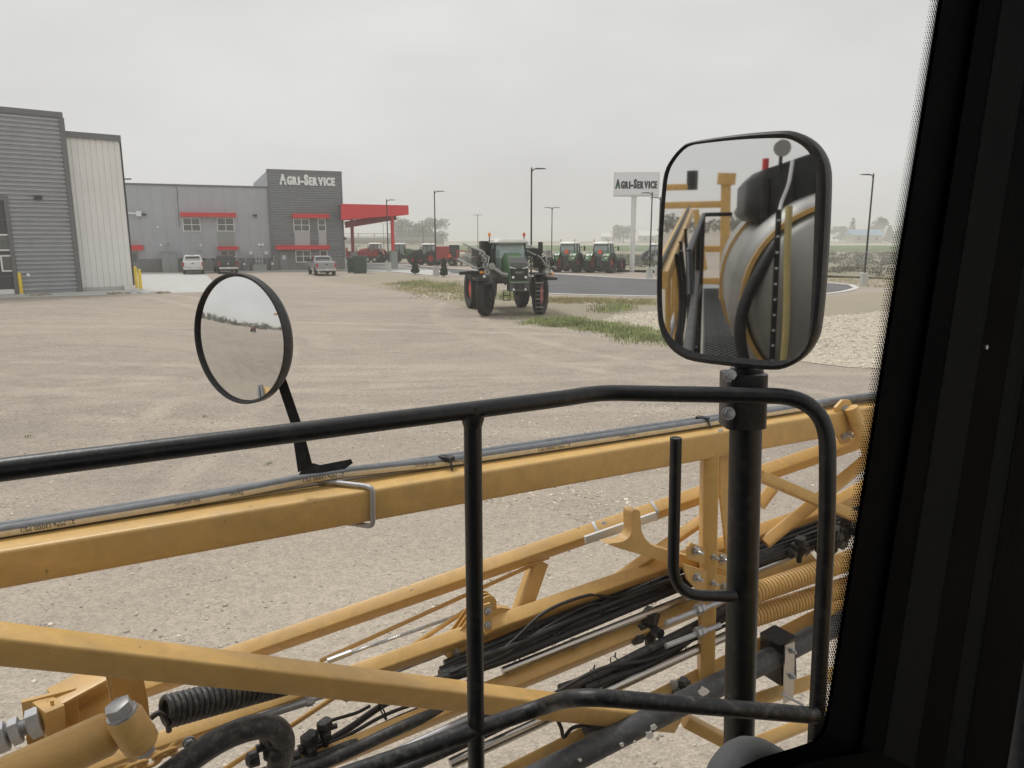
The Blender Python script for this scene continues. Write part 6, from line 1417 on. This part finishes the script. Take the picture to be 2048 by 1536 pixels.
# --- round convex mirror on its flat arm, held on the beam by a U-bolt
RC = Pd(482, 678, 2.13); tocam = (CAM - RC).normalized()
q = (-_rt*.994 - _up*.109); q = (q - tocam*q.dot(tocam)).normalized()
RN = (tocam*math.cos(rad(50)) + q*math.sin(rad(50))).normalized()
rm = thing("round_mirror", "round convex mirror in a black rim on a flat black arm", "mirror", RC)
D = .188; RS = 1.0
_, rs_, ru_ = basis(RN)
rims = [(D*.955, .004), (D*.96, .010), (D*.98, .013), (D, .012), (D*1.0, -.012), (D*.95, -.028), (D*.6, -.045), (D*.05, -.05)]
g = MB(RC); g.lathe(rims, RC, RN, 64); g.build("rim", "rubber", rm, 50)
g = MB(RC); prof = []
for k in range(13):
    r_ = D*.958*k/12; prof.append((max(r_, .0004), .020 - (RS - math.sqrt(RS*RS - r_*r_))))
rings = [[RC + RN*a + (rs_*math.cos(2*math.pi*j/64) + ru_*math.sin(2*math.pi*j/64))*r_ for j in range(64)] for r_, a in prof]
g.loft(rings, cap=False); g.build("mirror_glass", "mirror_glass", rm, 80)
ff = .47
arm_b = A(ff, .10, .004); arm_t = RC - RN*.045
armd = [Pd(556, 742, 2.17), Pd(612, 938, 2.24)]
g = MB(RC); g.loft([[Pd(x, y, d_) for x, y, d_ in ((545, 740, 2.17), (566, 740, 2.17), (566, 740, 2.19), (545, 740, 2.19))], [Pd(x, y, d_) for x, y, d_ in ((582, 850, 2.20), (604, 850, 2.20), (604, 850, 2.22), (582, 850, 2.22))], [Pd(x, y, d_) for x, y, d_ in ((596, 945, 2.225), (625, 930, 2.225), (625, 930, 2.245), (596, 945, 2.245))]])
g.build("arm", "black_paint", rm, 30)
g = MB(RC); fp = [(597, 950), (605, 936), (626, 926), (640, 930), (702, 918), (706, 926), (690, 938), (640, 946)]; g.loft([[Pd(x, y, 2.225) for x, y in fp], [Pd(x, y, 2.245) for x, y in fp]])
g.build("foot", "black_paint", rm, 30)
MB(RC).tube([RC - RN*.045, Pd(535, 700, 2.17), Pd(556, 745, 2.18)], .014, 10).build("neck", "black_paint", rm)
f0 = .70
g = MB(RC); g.tube(fillet([A(f0 - .13, .15, .014), A(f0, .02, .010), A(f0 + .015, -.010, .010), A(f0 + .012, -.010, -AH - .012), A(f0 - .08, .10, -AH - .012)], .02, 6), .0082, 10); g.build("u_bolt", "galvanised", rm)

# --- cab around the camera
CB = M(0, 0, -CAMH)
cab = thing("cab", "dark cab door pillar, sill and window edge at the right", "cab", M(.55, .31, -1.6))
def nc(): return MB(cab.location)
PLn = .315                                                       # the door window's plane
def W(x, y, dl=0.0): return PL(x, y, PLn + dl)
edge = [(1897, -80), (1885, 0), (1843, 270), (1796, 560), (1756, 820), (1716, 1075), (1680, 1300), (1663, 1410), (1652, 1462), (1630, 1488), (1585, 1503), (1530, 1520), (1470, 1548), (1380, 1600)]
# dark band printed on the pane along the pillar and the sill
bo = [W(x, y) for x, y in edge]; bi = [W(x + 95, y + (0 if y < 1400 else 120)) for x, y in edge]
nc().loft([bo, bi, [p_ + LA*.003 for p_ in bi], [p_ + LA*.003 for p_ in bo]], cap=False, closed=False).build("window_border", "cab_black", cab, 30)
# pillar, in a few faceted strips like the real trim
def strip(name, x0, x1, dl0, dl1, m_, th=.02):
    ring = []
    for y, k in ((-200, 0), (1700, 1)):
        xo = 1885 - .158*y
        ring.append([W(xo + x0, y, dl0), W(xo + x1, y, dl1), W(xo + x1, y, dl1) + LA*th, W(xo + x0, y, dl0) + LA*th])
    nc().loft(ring).build(name, m_, cab, 0)
strip("pillar_face", 75, 125, -.004, -.006, "cab_black"); strip("pillar_trim", 120, 190, -.006, -.010, "cab_trim"); strip("pillar_face", 188, 250, -.010, -.012, "cab_black"); strip("pillar_seal", 245, 285, -.012, -.016, "cab_trim"); strip("pillar_face", 283, 372, -.016, -.022, "cab_black")
g = nc(); g.hexbolt(W(1968, 694, -.014), -LA, .0016, .002, washer=False); g.build("screw", "zinc", cab)
# sill below the window, roof, floor, back wall and front cowl keep the inside dark
zs = W(1530, 1560).z - CAMH
nc().loft([[W(1370, 1600, -.03), W(1470, 1556, -.03), W(1600, 1530, -.03), W(1750, 1500, -.03), W(2150, 1700, -.03), W(2150, 2300, -.03), W(1200, 2300, -.03)], [W(1370, 1600, .02), W(1470, 1556, .02), W(1600, 1530, .02), W(1750, 1500, .02), W(2150, 1700, .02), W(2150, 2300, .02), W(1200, 2300, .02)]]).build("door_sill", "cab_black", cab, 0)
def cbox(name, f0, f1, l0, l1, z0, z1, m_):
    q = [M(f, l, z) for z in (z0, z1) for f, l in ((f0, l0), (f1, l0), (f1, l1), (f0, l1))]
    nc().add(q, [(3, 2, 1, 0), (4, 5, 6, 7), (0, 1, 5, 4), (1, 2, 6, 5), (2, 3, 7, 6), (3, 0, 4, 7)]).build(name, m_, cab, 0)
cbox("chassis", -6.5, 2.6, -1.35, .30, -2.9, -1.40, "cab_black"); cbox("unseen_hood", 1.15, 3.2, -1.25, .12, -1.40, -.80, "boom_paint")  # chassis and hood: unseen boxes added to shade the boom's near side
cbox("roof", -1.0, 1.15, -1.35, .42, .62, .72, "cab_black"); cbox("floor", -1.0, 1.0, -1.35, .30, -1.35, -1.30, "cab_black")
cbox("rear_wall", -1.05, -1.0, -1.35, .34, -1.35, .62, "cab_black"); cbox("far_wall", -1.0, 1.0, -1.40, -1.35, -1.35, -.2, "cab_black")
cbox("door_lower_panel", -.95, .62, .30, .335, -1.35, -.62, "cab_black"); cbox("door_pillar", -.98, -.80, .28, .34, -.62, .62, "cab_black")
cbox("front_cowl", .85, 1.0, -1.35, .28, -1.35, -.75, "cab_black")
cbox("seat", -.75, -.2, -.85, -.35, -.75, -.6, "cab_seat"); cbox("seat_back", -.95, -.8, -.85, -.35, -.6, .1, "cab_seat")
pane = nc(); pane.add([M(-.8, PLn + .006, -.62), M(.68, PLn + .006, -.62), M(.60, PLn + .006, .62), M(-.8, PLn + .006, .62)], [(0, 1, 2, 3)])
pane.build("window_pane", "clear_glass", cab, 0)
# dots printed along the border, fading away from it
dv = []; df = []
for k in range(0, 290):
    y = -40 + 5.25*k
    if y > 1480: break
    xe = np.interp(y, [e[1] for e in edge[:10]], [e[0] for e in edge[:10]])
    for j in range(6):
        rp = 2.6*(1 - j/6.5)**.7
        if rp < .5: continue
        c = W(xe - 1.5 - 4.6*j + (2.3 if k % 2 else 0), y, .002); ux = (W(xe - 10, y, .002) - W(xe, y, .002)).normalized(); sc_ = (W(xe - 1, y, .002) - W(xe, y, .002)).length
        b0 = len(dv); dv += [c + (ux*math.cos(q*1.0472) + ZA*math.sin(q*1.0472))*(rp*sc_) for q in range(6)]; df.append(tuple(range(b0, b0 + 6)))
g = nc(); g.add(dv, df); g.build("window_dots", "cab_black", cab, 0, kind="stuff")
# padded grab handle outside at the lower corner
gh = [W(1430, 1660, .05), W(1448, 1575, .05), W(1462, 1538, .06), W(1494, 1514, .07), W(1536, 1524, .08), W(1590, 1565, .09), W(1640, 1640, .10)]
g = nc(); g.tube(catmull(gh, 8), .0165, 16); g.build("grab_handle", "grip_grey", cab, 60)
# far side: windscreen edge tube glimpsed right of the pillar
nc().tube([Pd(2060, 1300, .9), Pd(2046, 1450, .9), Pd(2030, 1620, .9)], .018, 12).build("wiper_tube", "rubber", cab)

# --- behind the camera, seen in the big mirror
wk = thing("walkway", "perforated steel walkway behind the cab, seen in the big mirror", "walkway", M(-2, .9, -1.2))
def nw(): return MB(wk.location)
for k in range(7):
    f1 = .45 - 1.9*k; q = [M(f, l, z) for z in (-1.24, -1.2) for f, l in ((f1 - 1.88, .66), (f1, .66), (f1, 1.13), (f1 - 1.88, 1.13))]
    nw().add(q, [(3, 2, 1, 0), (4, 5, 6, 7), (0, 1, 5, 4), (1, 2, 6, 5), (2, 3, 7, 6), (3, 0, 4, 7)]).build("deck_plate", "walkway_metal", wk, 0)
g = nw()
for i in range(150):
    for j in range(7):
        c = M(.4 - .075*i, .70 + .062*j + (.03 if i % 2 else 0), -1.199); g.lathe([(.022, 0), (.017, .010), (.012, .010), (.010, .002)], c, (0, 0, 1), 8)
g.build("grip_studs", "machine_black", wk, 30, kind="stuff")
tk = thing("product_tank", "stainless tank with yellow bands behind the cab, seen in the big mirror", "tank", M(-3.5, .25, -1.4))
def nk(): return MB(tk.location)
ta, tb = M(-2.5, .25, -.52), M(-5.6, .25, -.52)
nk().lathe([(.001, -.14), (.2, -.13), (.4, -.10), (.55, -.05), (.615, 0.0), (.62, .03)], ta, -FA, 56).build("tank_head", "tank_steel", tk, 60)
nk().lathe([(.62, .03), (.72, .12), (.73, .2), (.73, 3.0), (.6, 3.1)], ta, -FA, 56).build("tank_shell", "tank_steel", tk, 60)
for d_ in (.02, 1.5): nk().lathe([(.625 if d_ < .1 else .735, d_ - .035), (.655 if d_ < .1 else .76, d_ - .035), (.655 if d_ < .1 else .76, d_ + .035), (.625 if d_ < .1 else .735, d_ + .035)], ta, -FA, 56, closed_prof=True).build("tank_band", "boom_paint", tk, 40)
for q, f1 in (((.545, 0), -2.40),):
    nk().tube(catmull([M(-2.3, .645, .10), M(-2.3, .64, -.2), M(-2.3, .62, -.7), M(-2.3, .64, -1.25)], 6), .022, 12).build("sight_tube", "sight_tube", tk)
    nk().bar(M(-2.3, .705, .08), M(-2.3, .690, -1.2), .035, .012, up=FA, r=.002).build("gauge_strip", "black_print", tk)
    for k in range(12): nk().bar(M(-2.293, .704 - .0012*k, .02 - .1*k), M(-2.293, .704 - .0012*k, .008 - .1*k), .017, .004, up=FA, r=.001).build("gauge_mark", "plate", tk)
hop = thing("rinse_tank", "black plastic tank above the steel tank, seen in the big mirror", "tank", M(-3.6, .4, .05))
hb = MB(hop.location); rings = []
for z, e in ((.0, .05), (.05, .0), (.27, .0), (.33, .05)):
    rings.append([M(-2.75 - 1.5*(py_ + .5), -.15 + e + (1.04 - 2*e)*(px_ + .5), z + (.30*(.5 - px_) if z > .2 else 0)) for px_, py_ in rrect(1, 1, .12, 3)])
hb.loft(rings); hb.build("tank_body", "rubber", hop, 40)
MB(hop.location).bar(M(-2.73, .60, .02), M(-2.73, .60, .33), .05, .03, up=FA, r=.01).build("rib", "rubber", hop); MB(hop.location).bar(M(-2.73, .76, .02), M(-2.73, .76, .29), .05, .03, up=FA, r=.01).build("rib", "rubber", hop)
MB(hop.location).tube([M(-2.85, .76, .34), M(-2.85, .76, .43)], .022, 14).build("filler_cap", "rim_red", hop)
MB(hop.location).lathe([(.01, -.04), (.045, -.04), (.055, .02), (.05, .025), (.01, .025)], M(-2.55, .685, .47), FA, 18).build("work_lamp", "machine_silver", hop)
MB(hop.location).tube([M(-2.6, .685, .32), M(-2.6, .685, .5)], .012, 8).build("lamp_stem", "rubber", hop)
MB(hop.location).tube(catmull([M(-2.7, .60, .40), M(-2.66, .62, .25), M(-2.66, .66, .12), M(-2.6, .68, .0)], 6), .012, 8).build("breather_hose", "plate", hop)
MB(hop.location).tube([M(-2.75, .70, .0), M(-2.72, .70, -.08)], .05, 14).build("outlet", "rubber", hop)
sh = MB(); sh.tube(catmull([M(-2.62, .62, -.02), M(-2.5, .70, -.15), M(-2.42, .85, -.45), M(-2.38, .90, -.7), M(-2.35, .84, -1.0), M(-2.3, .74, -1.2)], 8), .04, 16); tag(sh.build("suction_hose", "rubber", None, 60), "thick black suction hose curving down the steel tank, seen in the big mirror", "hose")
ms = thing("boom_rest_mast", "yellow boom rest mast beside the tank, seen in the big mirror", "mast", M(-9, .9, -1.4))
def nm(): return MB(ms.location)
nm().bar(M(-9, .82, -1.2), M(-9, .86, .55), .14, .14, up=FA, r=.01).build("column", "boom_paint", ms); nm().bar(M(-9, .86, .5), M(-9, .85, .66), .26, .22, up=FA, r=.02).build("head", "boom_paint", ms)
nm().bar(M(-9, .86, .22), M(-9, 1.75, .22), .09, .10, r=.01).build("arm", "boom_paint", ms); nm().bar(M(-10, 1.35, .52), M(-10, 2.15, .52), .08, .10, r=.01).build("arm", "boom_paint", ms)
nm().bar(M(-8.9, 1.28, .15), M(-8.9, 1.12, -.75), .09, .09, up=FA, r=.01).build("strut", "boom_paint", ms); nm().box(M(-10, 1.36, .62), (.14, .14, .3), MA, .02).build("pad", "rubber", ms)
for z in (-.45, -.95): nm().bar(M(-9.4, 1.4, z), M(-9.4, .7, z), .09, .10, r=.01).build("crossbeam", "boom_paint", ms)
ob = thing("folded_boom_tip", "yellow folded boom tip with hoses alongside the walkway, seen in the big mirror", "boom", M(-3, 1.34, -1.2))
MB(ob.location).bar(M(-.9, 1.36, -.25), M(-5.0, 1.31, .08), .085, .085, r=.008).build("beam", "boom_paint", ob); MB(ob.location).tube([M(-.9, 1.36, -.19), M(-5.0, 1.31, .14)], .012, 8).build("hose", "rubber", ob)
for f in (-2.6, -4.2): MB(ob.location).bar(M(f, 1.36, -.25 - (f + .9)*.08), M(f - .3, 1.36, -1.1), .022, .022, up=FA, r=.005).build("lattice", "boom_paint", ob)
for f, l in ((-1.35, 1.34), (-1.8, 1.31), (-3.3, 1.33)): MB(ob.location).bar(M(f, l, -.25 - (f + .9)*.08), M(f - .12, l - .02, -1.15), .03, .03, up=FA, r=.004).build("lattice", "boom_paint", ob)
for f, l in ((-1.5, 1.30), (-1.62, 1.28), (-2.1, 1.30), (-2.9, 1.29)): MB(ob.location).tube(catmull([M(f, l, -.2 - (f + .9)*.08), M(f - .05, l - .03, -.45), M(f + .06, l, -.8), M(f - .1, l - .02, -1.15)], 5), .013, 8).build("hose", "rubber", ob)
MB(ob.location).tube([M(-.95, 1.33, -.62), M(-5.0, 1.28, -.42)], .016, 8).build("pipe", "galvanised", ob); MB(ob.location).bar(M(-.95, 1.35, -.9), M(-5.0, 1.30, -.8), .04, .04, r=.004).build("lower_beam", "boom_paint", ob)
# --- things out behind, for the round mirror
for x, y, lab in ((-75, -25, "red tractor far behind the machine, seen only in the round mirror"),):
    tractor(lab, (x, y, 0), random.random()*6, body="tractor_red", key="p", rim="rim_pale", smv=False)
# ------------------------------------------------------------------ dust in the air
HAZE = 0.0012
hm = bpy.data.materials.new("haze"); hm.use_nodes = True; t = hm.node_tree; t.nodes.clear()
ho = t.nodes.new("ShaderNodeOutputMaterial"); pv = t.nodes.new("ShaderNodeVolumePrincipled")
pv.inputs["Color"].default_value = (0.945, 0.93, 0.895, 1); pv.inputs["Density"].default_value = HAZE; pv.inputs["Anisotropy"].default_value = 0.2
t.links.new(pv.outputs["Volume"], ho.inputs["Volume"]); MAT["haze"] = hm
hb = MB(); hb.box((0, 0, 8.0), (2*GR + 40, 2*GR + 40, 18.0))
hb.build("haze", "haze", None, 0, kind="stuff", label="thin pale dust hanging in the air over everything", category="haze")
